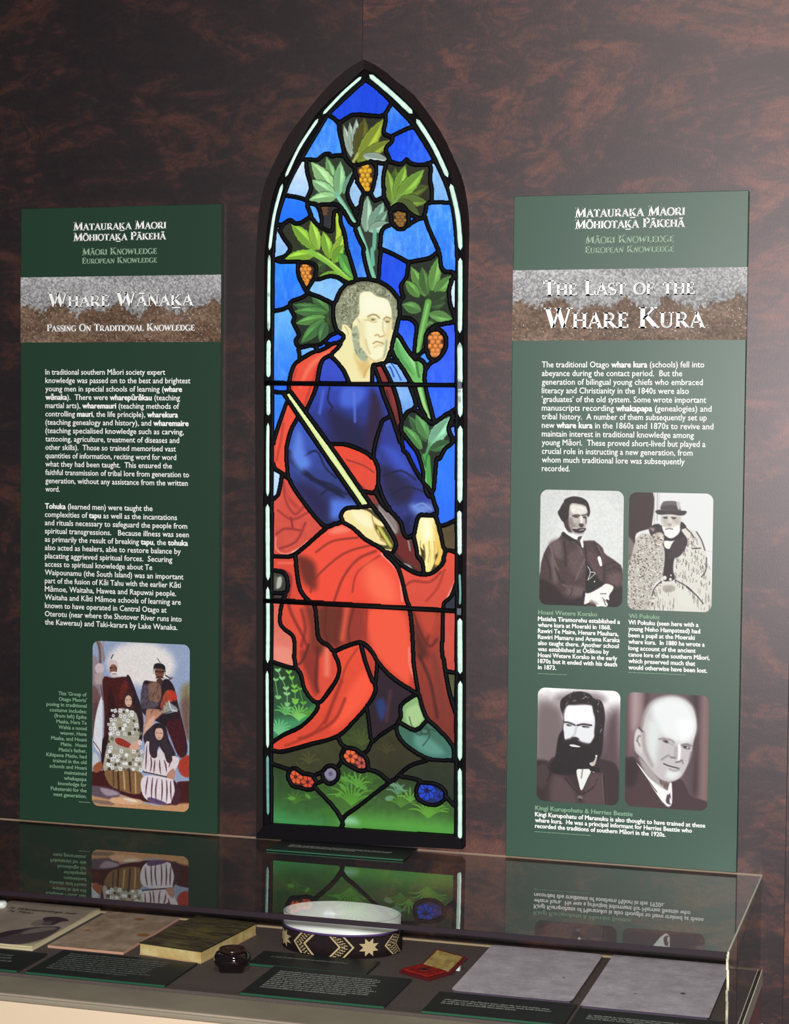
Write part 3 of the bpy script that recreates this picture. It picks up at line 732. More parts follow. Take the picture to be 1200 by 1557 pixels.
PH3 = '''
@r
P 8b7c80 30 60,250 330,300 330,1000 60,1000
P 6d5a60 26 900,450 1120,350 1120,1100 880,1100
P 8a7c80 20 100,330 380,330 380,800 100,860
P 9a9094 14 380,120 800,110 900,220 340,230
P 4a363e 3 60,1010 200,990 330,900 900,940 1090,1080 1120,1560 60,1560
P 6a585c 12 260,1150 420,1160 560,1350 560,1540 250,1500
P 6a565a 12 700,1150 880,1120 910,1500 640,1500
P 3a2830 6 60,950 200,960 190,1000 60,1010
P 5a484e 6 80,1020 200,1000 230,1140 150,1300 70,1250
S 38272f 12 3 200,1020 240,1110 200,1200
S 33232b 10 2 420,1170 520,1290 600,1370
S 33232b 10 2 830,1190 760,1300 640,1370
S 8a7a7c 6 2 880,1120 910,1500
S 30202a 10 2 905,1150 925,1500
S 7a686c 6 2 840,1200 780,1260
P 33252c 2 360,260 380,190 480,120 600,92 720,120 780,180 880,220 920,400 900,600 890,800 820,940 560,1110 300,1120 230,1040 300,900 330,700 380,600 400,440 370,320
P e9ecf0 2.5 440,280 560,265 700,260 770,290 800,440 810,600 760,740 640,760 560,700 430,720 400,580 410,460
P f6f8fa 8 460,290 740,280 770,440 430,450
P 33252c 3 770,270 830,300 900,420 880,700 790,650 800,450 775,350
S 3b2c38 17 1.5 415,475 470,480 545,512
S 3b2c38 19 1.5 575,515 650,500 750,515
E 6c6a68 2.5 470,512 34,11 8
E 6c6a68 2.5 680,532 46,11 4
E 38302f 1.2 462,514 14,7
E 38302f 1.2 655,530 15,8
S b8bcc2 9 3 560,540 545,620 510,660
P 45353f 2 500,665 560,660 600,690 560,700 510,690
P 2c1f28 2.5 400,580 420,700 520,690 600,730 720,750 800,640 830,640 880,820 820,960 600,1110 380,1120 250,1060 330,860 340,660
S 3a2b35 26 3 410,715 520,690 640,740 740,760
P e8e8e6 1 480,758 520,752 610,778 580,786 500,776
S 241a20 9 1 490,745 560,750 620,770
P eef0ee 1 566,1075 640,1060 745,1070 700,1180 628,1325 590,1220
S 6a6668 9 1.5 640,1070 625,1170
P d4d0ca 1.5 725,985 780,960 810,890 820,920 790,1010 750,1020
E f2f2ea 1 812,895 12,12
E dddde0 1 780,1088 18,14
P 241a24 2 740,1030 830,1040 850,1100 740,1080
E 8a7a7c 1.5 610,1410 30,24
E 332530 1 612,1440 20,14
S 9a8e90 8 1 595,1400 640,1430
'''
def ph3_pre(c):
    Y = np.linspace(0, 1, c.h)[:, None] * np.ones((1, c.w)); X = np.linspace(-1, 1, c.w)[None] * np.ones((c.h, 1))
    v = np.clip(1.55 - Y * 3.2 + (np.abs(X) ** 2) * .8, 0, 1); c.c = np.stack([110 + 140*v, 98 + 152*v, 102 + 150*v], -1)
    c.c += (vnoise(c.h, c.w, 6, 6, 3, 3)[..., None] - .5) * 26
def ph3_post(c):
    c.sec = 'r'; c.curls(c.pts('370,250 480,110 600,90 760,150 880,230 900,400 860,600 800,400 760,250 600,255 450,270'), 90, [(110, 98, 100), (30, 20, 28), (60, 48, 54), (150, 140, 140)], 3)
    c.curls(c.pts('340,720 420,720 600,760 740,770 860,700 860,850 760,1000 560,1100 300,1080'), 60, [(62, 50, 58), (30, 20, 28), (50, 40, 48)], 5)
    c.poly(c.pts('480,758 520,752 610,778 580,786 500,776'), (232, 232, 230), .8); c.stroke(c.pts('490,745 560,750 620,770'), (36, 26, 32), c.wid(9), .8)
    for p in ('560,205 520,212', '690,150 640,185', '840,240 830,260', '825,330 835,350', '880,560 860,600'): c.stroke(c.pts(p), (190, 188, 190), 1.2, .5)
PH4 = '''
@s
P 9a8488 14 110,60 340,60 330,400 260,560 110,860
P 5a444a 10 345,60 380,60 370,220 330,300
P 6c565a 14 70,60 130,60 130,900 70,900
P b8a6a8 12 180,60 260,60 250,400 180,500
P 4f3a42 14 900,80 1010,100 1000,1200 900,1250 960,600
P 967e80 12 1030,120 1120,130 1100,1400 1010,1350
P 6c5a60 12 830,1000 900,900 900,1300 850,1200
P 5d464c 1.5 70,900 120,870 205,860 240,960 330,1080 480,1290 590,1440 600,1560 70,1500
P 584248 1.5 660,1170 760,1130 830,1200 900,1340 1110,1420 1110,1560 600,1560 660,1440
P 442f38 8 90,900 200,890 260,1000 200,1200 100,1200
P f0f2f2 1.2 235,945 260,960 400,1120 540,1220 615,1270 660,1180 665,1430 600,1470 560,1430 480,1320 330,1090
P 6a5564 1.5 615,1300 640,1290 655,1430 620,1440 590,1400
S 2c2028 8 1 235,950 330,1090 480,1290
P b5aeb0 4 260,860 400,1000 520,1140 640,1160 650,1190 600,1260 480,1190 340,1060
P b4aeb0 5 280,560 320,300 420,165 590,105 760,115 905,205 955,330 930,420 700,230 400,300
P cdcacc 2.5 290,540 350,330 450,200 600,130 750,135 890,220 950,340 970,500 930,680 900,850 830,1020 760,1120 640,1165 520,1130 400,1010 300,880 210,780 205,620 240,510
P eaeef0 12 420,230 600,130 780,150 900,260 940,420 900,640 740,680 560,600 460,480
P f2f5f8 14 740,420 920,400 930,560 780,640
P dfe6e6 12 380,420 520,480 480,800 440,960 360,700
P e6eaec 8 620,1030 760,1050 700,1130 600,1110
P d8d6d6 3 215,560 250,510 300,540 300,800 240,760 205,680
S 7c6c70 11 2.5 235,660 250,610 275,600
S 8a7a7c 9 2.5 240,660 270,720
S 3a2a30 14 2.5 265,505 300,545
S a89ca0 20 6 310,560 330,760 420,960
S 8a7e84 11 3 510,640 560,632 650,650 690,680
S 6f6068 12 3 785,715 840,702 900,720
E 6c6466 2.5 590,668 36,15 18
E 30282c 1.2 595,668 13,10
E 6c6466 2.5 845,742 44,18 12
E 2c2428 1.2 822,736 14,11
E f4f4f4 1 858,744 10,7
S a8a0a4 9 3 640,690 680,710
P f8fafa 3 740,720 772,720 770,860 740,900
P bdb6b8 3 700,740 735,740 730,880 690,860
S 6c5f62 11 2.5 650,862 700,870
S 6c5f62 11 2 715,925 760,915 785,900
S 8d8286 9 3 540,890 600,850 630,840
S 8d8286 9 2.5 795,900 800,940
S 40353a 12 1.2 565,942 620,965 690,985 750,1000
S a49a9c 11 3 640,1010 700,1030 750,1010
S 8a7e82 9 3 905,800 880,900
P 8a7a72 3 520,1150 540,1200 600,1250 630,1180
S 5a4c4c 7 1.5 520,1140 530,1190
S 6a5c5c 6 1.5 580,1190 575,1240
S 6a5c5c 6 1.5 605,1190 605,1240
P f0f2f2 1 635,1190 662,1190 650,1290 610,1320
P f0f2f2 1 640,1360 665,1420 640,1430
S 30242c 7 1 560,1430 600,1470
'''
photo(L_, 'group_photograph', [(140.6, 973), (289, 981.5), (287.5, 1235), (140.8, 1224.5)], .013, GROUP, (158, 172, 202), None, group_post, 'coloured photograph of five people in cloaks', 1.15)
def ph1_post(c):
    c.sec = 'p'; c.curls(c.pts('380,200 480,140 610,160 680,230 700,340 665,300 640,240 500,215 440,260 440,380 400,420 360,450 305,340 320,300'), 60, [(100, 84, 84), (40, 28, 32), (70, 56, 60)], 9, (1.5, 4)); n = vnoise(c.h, c.w, 4, 4, 4, 2) - .5; c.c += n[..., None] * 18
photo(R_, 'portrait_photograph', [(822, 744), (948.5, 747), (947.5, 921), (820.5, 921)], .013, PH1, (214, 217, 217), None, ph1_post, 'portrait of a seated man in a dark jacket')
photo(R_, 'portrait_photograph', [(957.5, 748), (1085.5, 751), (1082, 931), (954, 926)], .013, PH2, (226, 228, 230), None, ph2_post, 'portrait of a bearded man in a hat with a child')
photo(R_, 'portrait_photograph', [(818, 1045), (944, 1051), (941, 1225), (816.5, 1217)], .013, PH3, (120, 105, 110), ph3_pre, ph3_post, 'portrait of a man with a long dark beard')
photo(R_, 'portrait_photograph', [(953, 1052), (1079, 1058), (1076, 1233), (950, 1226)], .013, PH4, (120, 100, 106), None, None, 'portrait of a balding older man in a suit')
# ------------------------------------------------------------------ the stained glass window
WIN = empty('stained_glass_window', (0, WY - .005, .962), 'pointed-arch stained glass window of a seated man in red and blue robes, lit from behind', 'window')
wc = Canvas(-.205, .205, .955, 2.352, .0011, 0, (20, 16, 14))
def W3(sec, x, y, yy):
    o = SEC[sec]; p = at(o[0] + x / o[2], o[1] + y / o[3], y=0); return (p[0], yy, p[2])
def line(txt):
    out = []; sec = 't'
    for tk in txt.split():
        if tk.isalpha(): sec = tk; continue
        x, y = tk.split(','); o = SEC[sec]; p = at(o[0] + float(x)/o[2], o[1] + float(y)/o[3], y=0); out.append((p[0], p[2]))
    return np.array(out)
def resamp(P, n):
    d = np.r_[0, np.cumsum(np.hypot(*np.diff(P, axis=0).T))]; t = np.linspace(0, d[-1], n)
    return np.stack([np.interp(t, d, P[:, 0]), np.interp(t, d, P[:, 1])], 1)
IL = 'd 84,1000 c 86,600 b 88,1000 b 90,400 a 92,1164 a 95,1100 102,1000 125,880 160,775 190,700 255,580 350,420 395,345 430,310 520,225 605,150'
IR = 'd 1105,1062 c 1110,600 b 1110,1000 b 1110,400 a 1112,1164 1105,1000 1090,880 1065,770 1035,690 985,590 920,480 855,385 740,265 660,190 605,150'
ML = 'd 46,1040 c 46,600 b 50,1000 b 52,400 a 54,1164 60,1050 82,880 118,735 185,600 250,490 322,370 415,265 500,190 575,118 604,96'
MR = 'd 1146,1100 c 1148,600 b 1150,1000 b 1152,400 a 1156,1164 1150,1020 1122,830 1085,700 1040,570 965,440 885,325 740,185 632,98 604,96'
OL = 't 393,1271.5 393,900 391.5,700 391.5,450 394,370 397,327 406,281 420,250 439,212 461,182 481,157 508,127 533,106 556,92.5'
OR = 't 705.5,1294 706,900 708,700 709,450 709.5,380 708,325 703,280 694,238 681,197 664,162 643,130 616,106 586,93 572,92 556,92.5'
OR = 't 705.5,1289 706.5,900 708,700 709,450 711,355 709,315 701,272 687,239 670,203 648,170 624,140 599,121 578,103 556,92.5'
def ring(name, A, B, yo, yi, m, depth=None, n=70):
    """one side of an arched ring between outlines A (outer) and B (inner)"""
    V, F = [], []
    for a, b in ((A[0], B[0]), (A[1], B[1])):
        a, b = resamp(smoothpts(line(a), False), n), resamp(smoothpts(line(b), False), n); k = len(V); flip = a[0, 0] > 0
        for i in range(n):
            V += [(a[i, 0], yo, a[i, 1]), (b[i, 0], yi, b[i, 1])]
            if depth is not None: V.append((a[i, 0], depth, a[i, 1])); V.append((b[i, 0], yi + .006, b[i, 1]))
        s = 2 if depth is None else 4
        for i in range(n - 1):
            j = k + i * s; f = (j, j + 1, j + s + 1, j + s)
            F.append(f[::-1] if flip else f)
            if depth is not None:
                f = (j + 2, j, j + s, j + s + 2); F.append(f[::-1] if flip else f)
                f = (j + 1, j + 3, j + s + 3, j + s + 1); F.append(f[::-1] if flip else f)
    return obj(name, V, F, m, WIN)
frame_m = mat('dark_bronze_frame', (24, 14, 17), .55, .15, bump=(200, .1))
lead_m = mat('blackened_lead', (5, 5, 9), .6, .12, bump=(250, .2))
black_m = mat('black_putty', (5, 5, 8), .7, .1)
ring('frame', (OL, OR), (ML, MR), -.012, -.010, frame_m, WY)
def quadbox(name, poly, y0, y1, m, parent):
    n = len(poly); V = [(x, y0, z) for x, z in poly] + [(x, y1, z) for x, z in poly]
    F = [tuple(range(n)), tuple(range(n, 2*n))[::-1]] + [(i, n + i, n + (i+1) % n, (i+1) % n) for i in range(n)]
    return obj(name, V, F, m, parent)
quadbox('frame_sill', line('d 10,1064 14,1040 46,1003 84,985 1105,1052 1146,1080 1148,1124')[::1], -.0125, WY, frame_m if 0 else mat('black_sill', (10, 6, 12), .6, .12), WIN)
ring('border_came', (ML, MR), (IL, IR), -.0032, -.0022, black_m)
# --- leading of the picture: every polyline is the run of a lead strip
LEADS = '''
a 395,345 430,365 455,388 500,362 545,342 640,350 700,348 725,320 748,275
a 712,345 716,370 704,445 742,465 752,490 715,535 738,603 700,614 640,604 560,622 520,618 490,570 474,500 458,430 455,388
a 742,467 880,408 915,480
a 738,603 800,618 830,592 850,612 900,622 950,615 990,595
a 250,590 300,592 340,592 365,572 395,558 415,573 440,570 480,572 512,610
a 275,592 280,660 302,750 275,818 300,833 380,842 440,838 480,875 520,942 550,955 560,930 540,870 510,812 505,760 530,700 545,645 512,610
a 165,790 240,803 280,820
a 545,645 552,680 565,722 590,772 625,772 650,725 663,640 640,608
a 650,725 648,795 660,808 700,795 715,760
a 575,745 545,715 525,770
a 590,772 580,830 575,880 555,950
a 548,870 572,852
a 714,622 705,700 714,800 736,862 780,842 812,852 852,892 902,918 932,898 942,838 968,830 970,760 960,700 965,640 950,615
a 745,880 780,865 830,880 843,930 820,972 785,975 755,948 738,905 745,880
a 715,622 700,700 700,800 735,862
a 968,830 1080,828
a 932,905 950,965 990,1055 1010,1105 b 1015,20 1035,105 1070,118
a 605,782 630,790 650,830 690,812 716,822 740,880 748,945 712,965 690,1000 685,1085 b 688,0 680,90 676,172
a 605,782 585,800 576,850 572,950 548,965 562,1020 592,1080 b 592,20 606,90 630,168
a 555,955 548,968
a 835,975 860,940 905,920
a 685,1085 760,1117 840,1162 b 840,69 900,58 960,45 1000,15
a 278,840 340,850 362,945 335,948 305,905 278,842
a 340,850 400,838 440,845
a 115,955 150,950 185,928 215,945 245,942 275,925 300,912 330,950 375,975 420,985 430,885 460,880 467,945 487,1000 500,1091 b 502,0 530,90 550,160 530,178 490,178 450,152 400,146 335,165 325,140 332,95 300,72 235,66 140,66 110,50
a 130,985 150,1025 188,1082 160,1125 b 140,42 112,50
a 150,950 130,985
b 88,65 140,66
a 458,880 484,878
b 1086,160 1112,150
b 698,945 748,915
d 478,980 474,1035
b 228,82 232,140 255,190 275,226 300,190 326,150
b 275,226 290,240 350,262 425,298 442,290 470,220 495,180
b 92,340 150,328 185,308 195,285 250,265 290,240
b 185,308 190,330 212,372 202,400 235,470 216,500 235,538 290,530 350,525 385,498 405,478 450,455
b 425,298 420,350 430,420 450,455 475,470
b 235,538 238,605
b 385,500 390,520 450,515 478,490
b 240,545 300,530 335,550 300,572 245,608
b 478,500 478,470 450,450 435,400 428,350 432,295 462,228 512,188 580,162 650,168 722,198 770,258 792,330 782,400 765,480 742,560 722,612 690,632 640,635
b 478,500 450,545 412,582 440,615 480,665 512,735
b 425,520 370,550 310,572 240,608 200,655 180,740 180,790
b 412,582 370,605 350,650 335,735 320,790 275,890
b 640,635 640,735
b 645,637 668,690 690,760 705,810 742,905 790,1050
b 700,640 735,710 772,800 795,900 806,1000 806,1060
b 700,640 740,612 790,638 832,712 852,760 882,862 835,895 812,935 800,980
b 765,465 792,480 822,532 872,600 895,602 932,632 927,690 940,780 965,880 982,960 960,952 912,882 880,782 850,712 802,642 758,582 750,522 765,465
b 690,180 740,215 790,265 812,262
b 792,378 845,380 885,418 878,500 872,590
b 840,69 830,150 798,200 812,268 795,300 800,372 845,380
b 1012,18 1022,118 1092,128 1086,160 1060,222 1072,300 1098,385 1062,405 990,418 958,442 935,482 938,540 900,580 875,590
b 1062,405 1110,402
b 1085,160 1072,230 1078,330 1110,330
b 958,445 1012,442 1048,488 1038,560 990,615 950,585 935,520
b 990,612 950,640 935,690
b 88,735 1110,748
b 88,785 150,790
b 148,792 c 348,0 578,332
c 578,332 638,324
c 638,324 415,0 b 186,780
b 186,780 148,792
b 165,850 130,950 96,1060 92,1150 c 100,115 150,150 182,180
b 222,940 190,1000 168,1090 165,1164 c 165,0 172,140 182,180 230,262 330,392 385,440 440,425 475,400
b 430,1075 500,1078 600,1118 640,1150 c 655,70 670,130 662,245 600,245
b 698,945 665,1040 648,1130 c 655,70 680,130 682,232 722,322 792,402 812,470 835,498 865,482 885,410 905,378
b 806,1060 815,1120 c 830,30 870,110 920,190 960,240 990,320 995,375 940,375 905,378
c 980,372 1005,400 1020,438 1108,402
b 990,950 1040,918 1110,875
b 800,960 832,905 872,888 902,902 960,962 1000,952 1060,902 1085,925 1062,990 1086,1060 1040,1105 1010,1164 c 1000,35 988,150 975,262 945,262 925,190 922,140 902,60 880,15 b 850,1070 800,1000
b 1070,970 1110,965
b 1080,1050 1110,1040
c 975,262 982,310
c 655,245 700,320 782,402
c 640,325 700,402 742,470 772,540 740,592 680,545 600,505 540,452 475,400 470,370 500,338 565,335
c 740,592 790,642 870,692 930,705 985,690 1030,645 1040,600 1035,565 1012,480 985,378
c 860,495 885,560 890,600 918,640 925,700
c 885,560 880,490 890,405
c 1020,438 1030,500 1042,560 1108,565
c 1042,560 1060,570 1108,590
c 92,602 172,606 215,592 290,532 395,442 450,425 480,412
c 90,290 115,270 128,230 140,160
c 440,425 520,440 600,512 690,572 772,652 802,722 832,850 845,880 860,1000 868,1164 d 868,90 880,180 898,278
c 215,592 222,680 242,790 295,855 322,880 332,960 345,1060 402,1100 428,1130 480,1108 580,1078 622,1105 660,1164 d 655,70 690,120 765,195 898,278
c 1040,600 1060,575 1102,602 1125,660 1108,740 1075,830 1035,870 1030,1000 1025,1164 d 1030,40 1045,150 1070,280 1108,400
c 90,682 150,692 172,742 165,802 90,805
c 165,802 140,870 130,960 150,1002 200,1042 212,1100 208,1164 d 208,60 218,130
c 85,845 1110,905
d 84,95 190,128 218,130 248,172 268,252 338,325 400,262 450,180 455,110 430,50 428,20
d 338,325 330,370 250,452 150,500 84,545
d 84,585 150,592 300,552 450,508 540,425 610,345 658,260 640,200 602,95 578,0
d 590,0 645,50 668,112 655,200
d 668,112 665,200 658,260
d 610,345 622,430 638,538 682,505 760,455 785,450
d 638,538 602,602 540,578 480,562 450,515
d 870,285 800,335 798,400 775,450 785,505 830,560 920,620 1000,640 1108,638
d 898,278 938,400 1000,462 1085,560 1092,638
d 805,440 880,475 930,435
d 1045,150 1108,155
d 84,660 175,690
d 175,735 180,700 215,685 260,715 305,722 330,760 318,795 280,803 235,790 200,782 175,735
d 330,722 370,700 385,680 420,672 452,700 448,745 410,772 375,752 362,715
d 330,770 375,752
d 445,690 470,650
d 475,600 495,575 545,578 580,610 615,640 612,690 575,700 530,680 485,650 470,620 475,600
d 602,602 612,650
d 612,690 680,712 742,760 800,712 852,670 930,645
d 742,760 660,822 560,900 490,950 470,1000
d 330,798 400,870 450,930 478,985
d 800,730 880,745 920,765 980,770 1035,800 1045,850 1000,885 940,882 890,850 885,800 900,765
d 1045,840 1108,905
'''
h, wd = wc.h, wc.w
bar = np.zeros((h, wd), bool); inside_poly = smoothpts(line(IL), False); ir = smoothpts(line(IR), False)
PP = np.concatenate([inside_poly, ir[::-1]]); PP = np.stack([(PP[:, 0] - wc.x0) / wc.res, (wc.z1 - PP[:, 1]) / wc.res], 1)
_, m_in = wc.mask(PP, .3); wn = wc._win(PP, 2.6); IN = np.zeros((h, wd), bool); IN[wn[1]:wn[3], wn[0]:wn[2]] = m_in > .5
for ln in LEADS.strip().splitlines():
    P = smoothpts(wc.pts(ln), False, 3)
    if len(P) > 1:                                  # strips run on into the one they meet
        e0, e1 = P[0] - P[1], P[-1] - P[-2]; P = np.concatenate([[P[0] + e0 / (math.hypot(*e0) + 1e-9) * 4.5], P, [P[-1] + e1 / (math.hypot(*e1) + 1e-9) * 4.5]])
    for i in range(len(P) - 1):
        wq = wc._win(P[i:i+2], 2)
        if not wq: continue
        x0, y0, x1, y1 = wq; Y, X = np.mgrid[y0:y1, x0:x1].astype(float)
        bar[y0:y1, x0:x1] |= wc.segd(X, Y, P[i], P[i+1])[0] < 1.5
free = IN & ~bar; lab = np.zeros((h, wd), np.int32); nl = 0
sys_seen = free.copy(); ff = free.ravel().copy(); lf = lab.ravel(); sizes = [0]
for s0 in np.flatnonzero(ff):
    if not ff[s0]: continue
    nl += 1; st = [s0]; ff[s0] = False; cnt = 0; mem = []
    while st:
        p = st.pop(); mem.append(p)
        for q in (p - 1, p + 1, p - wd, p + wd):
            if ff[q]: ff[q] = False; st.append(q)
    if len(mem) < 45: nl -= 1; continue
    lf[mem] = nl; sizes.append(len(mem))
lab = lf.reshape(h, wd)
for _ in range(40):
    e = IN & (lab == 0)
    if not e.any(): break
    g = lab.copy()
    for dy, dx in ((0, 1), (0, -1), (1, 0), (-1, 0)):
        sh = np.roll(lab, (dy, dx), (0, 1)); t = e & (g == 0) & (sh > 0); g[t] = sh[t]
    lab = g
# --- kinds and colours of the panes: sec x,y kind colour [colour at the foot] mottling
SEEDS = '''
a 600,270 blue 1b48c4 1b48c4 .1
a 360,480 blue 3f83e6 4f8fe6 .5
a 790,380 blue 3d78dc 2f6ad8 .45
a 850,520 blue 1f50d0 2a5cd6 .35
a 230,690 white e4f2ff 9cc8fa .35
a 200,870 blue 3a80f0 2f72ea .15
a 315,890 blue 5c9cee 7fb4f0 .3
a 150,1070 white a8cff8 8cc0f6 .3
a 550,790 white a8cdf0 90bce8 .4
a 680,720 white 84b4ec 90c4f4 .4
a 1000,720 white a0cbf8 6cacf0 .4
a 1030,950 blue 4a90ee 3f80ea .6
a 850,1050 blue 5a9af0 4a88e6 .7
a 525,1060 blue 3f7ede 3470d8 .5
b 160,180 blue 3f8cf2 2f6fe4 .3
b 400,215 white 78b8f6 90ccf8 .35
b 150,500 blue 74b4f6 3d7ef2 .35
b 760,120 blue 2450cc 2450cc .12
b 838,430 blue 2c58d8 5078e0 .15
b 1040,640 blue 3a5cd6 3d66e0 .2
b 1030,810 blue 3a6ae6 3a6ae6 .2
b 1088,260 white e4f4ff c8e8ff .1
b 110,850 blue 4a8cee 3f7ee6 .3
b 760,660 white 8cc0f8 7ab0f4 .4
b 820,840 white 80b4f4 5c94ea .4
b 430,492 blue 2c58dc 2c58dc .2
b 275,565 white 78b8fa 5ca4f4 .2
b 930,585 blue 5c98ec 4a88e0 .2
b 840,1110 blue 2448c4 2b4cb8 .2
b 1095,1000 blue 5c8cf0 5c8cf0 .2
c 1050,200 blue 3e80f4 3a74ee .12
c 112,200 white c8e4ff b4d8fc .1
a 600,480 leaf 23241a 2a2a18 .2
a 400,700 leaf 27331f 2a3a22 .2
a 600,690 cone 3a2a14 2c2012 .2
a 830,760 leaf 2c2f18 26240f .2
a 795,920 cone 2a2012 241a10 .2
a 650,900 leaf 2a3226 2e3a2c .2
a 390,900 cone 2c241e 2c3034 .4
a 300,1050 leaf 2a2d1a 2c3418 .2
b 270,140 cone 33220f 33220f .2
b 320,400 leaf 1d2a18 1f2c18 .2
b 940,300 leaf 1f2a1a 1f2a18 .2
b 990,520 cone 33220f 33220f .2
b 900,1050 leaf 1c2a1c 1c2a1c .2
b 850,620 stem 6cbc74 74c060 .15
b 920,850 stem 62ae4c 7cb078 .1
b 600,400 face f6f0c0 f2e6a8 .03
b 280,680 red e8523a ee4c36 .1
b 250,800 red ee4c34 ea4a34 .1
b 150,1000 red ee5038 ea5038 .1
b 430,680 tunic 3850c8 3046c0 .15
b 500,900 tunic 2e47bc 221f48 .25
b 690,700 mantle a03428 82302a .2
b 740,850 mantle 90302a 5e2624 .2
b 280,1060 sleeve 3c5ccc 26264c .2
c 750,120 sleeve 2c3c9c 2c3070 .25
b 290,930 staff d8ea96 d4e88c .05
c 550,130 red e8472e e04a36 .12
c 740,380 sash 5c403c 54302c .3
c 560,420 hand f6e3a0 f0d890 .04
c 950,480 hand fbf0a4 f4d270 .04
c 200,430 red d85040 d4503e .15
c 500,650 robe f0503a f04a34 .05
c 500,960 robe c83f2a b83c28 .1
c 980,800 robe e8523c d84c38 .08
c 930,960 robe b03c2a 6c2c20 .12
c 150,650 red e04a34 d84834 .1
c 200,950 red e04c34 d84832 .1
c 120,750 dark 3c3c34 3c3c34 .4
c 105,1050 red d4604c e88474 .1
c 1068,1000 red d05040 c84c3c .15
c 1065,480 ground 54482c 5c4c2c .3
d 160,300 plants 1f3a1c 356a48 .3
d 500,300 swoosh e84c30 d8452c .08
d 640,120 red c8402c b83c28 .1
d 700,320 dark 2c1c26 2a1a22 .2
d 850,370 boot 90b878 6c9a60 .1
d 920,540 shoe 3c6850 3f7468 .15
d 1085,250 ground 4a4c2c 5c6a44 .2
d 560,480 ground 2c3418 3a4a20 .3
d 280,600 ground 3c3f20 34341c .25
d 250,740 flower 3c1c14 3c1c14 .1
d 410,715 flower 5a5666 484454 .2
d 540,640 flower 3c1c14 3c1c14 .1
d 960,820 flower 14204c 182a5c .2
d 200,880 grass 26381c 3a7430 .35
d 550,760 grass 2f481c 42702a .35
d 700,620 ground 38381c 2c2a18 .25
d 850,900 grass 2c3a1c 447c30 .35
d 345,745 ground 38401c 38401c .2
c 112,826 dark 3c3430 3c3430 .2
c 1090,862 dark 2c2a34 24303c .2
d 1000,710 ground 2e3420 242e20 .25
'''
kind = ['blue'] * (nl + 1); seen = set(); ca_ = [None] * (nl + 1); specs = [('3a70dc', '3a70dc', .3)] * (nl + 1)
for ln in SEEDS.strip().splitlines():
    sec, xy, k, c1, c2, am = ln.split(); wc.sec = sec; x, y = map(float, xy.split(',')); px, py = wc.loc(sec, x, y)
    L = lab[int(round(py)), int(round(px))]
    if L == 0: print('seed outside', ln); continue
    if L in seen: print('seed shares pane', ln, kind[L]); continue
    seen.add(L); kind[L] = k; specs[L] = (c1, c2, float(am))
n_a = vnoise(h, wd, 16, 5, 1, 3); n_b = vnoise(h, wd, 8, 8, 2, 3); n_c = vnoise(h, wd, 40, 40, 9, 2)
n_s = np.abs(vnoise(h, wd, 14, 9, 21, 3) - .5) * 2
YY, XX = np.mgrid[0:h, 0:wd].astype(float)
for L in range(1, nl + 1):
    m = lab == L; ys = YY[m]; c1, c2, am = specs[L]; am = am * .9; a, b = np.array(hx(c1), float), np.array(hx(c2), float)
    t = (ys - ys.min()) / max(np.ptp(ys), 1); col = a * (1 - t[:, None]) + b * t[:, None]
    if kind[L] in ('blue', 'white'):
        s = np.clip((n_a[m] * .5 + n_c[m] * .5 - .42) * 3, 0, 1) * am; s2 = np.clip(.16 - n_s[m], 0, 1) * 4 * am
        col = col + (np.array([190, 225, 255]) - col) * np.clip(s * .8 + s2 * .3, 0, .8)[:, None]; col *= (1 + am * .35 * (n_b[m] - .5))[:, None]
        if kind[L] == 'blue': g_ = col.mean(1, keepdims=True); col = g_ + (col - g_) * 1.3; col[:, 2] = np.maximum(col[:, 2], b[2] * .85)
    else: col = col * (1 + 1.2 * am * (n_b[m] * .6 + n_c[m] * .4 - .5))[:, None]
    wc.c[m] = col
def clips(names):
    ok = np.zeros(nl + 1, bool)
    for i in range(1, nl + 1): ok[i] = kind[i] in names.split('+')
    return ok[lab].astype(float)
def cone(c, sec, x, y, rx, ry, col, dark):
    c.sec = sec; p = c.pts('%f,%f' % (x, y))[0]; w_, h_ = c.wid(rx), c.wid(ry); c.ell(p, w_, h_, 0, dark, .8)
    for j in range(6):
        f = (j + .5) / 6 * 2 - 1; ww = w_ * math.sqrt(max(0, 1 - f * f)) ; k = 3 if j % 2 else 2
        for i in range(k):
            q = (p[0] + (i - (k-1)/2) * ww * 2 / 3.0, p[1] + f * h_)
            c.ell(q, w_ * .32, h_ * .2, 0, col, .7); c.ell((q[0] - .3, q[1] - .6), w_ * .17, h_ * .09, 0, [min(255, v * 1.25) for v in col], .7)
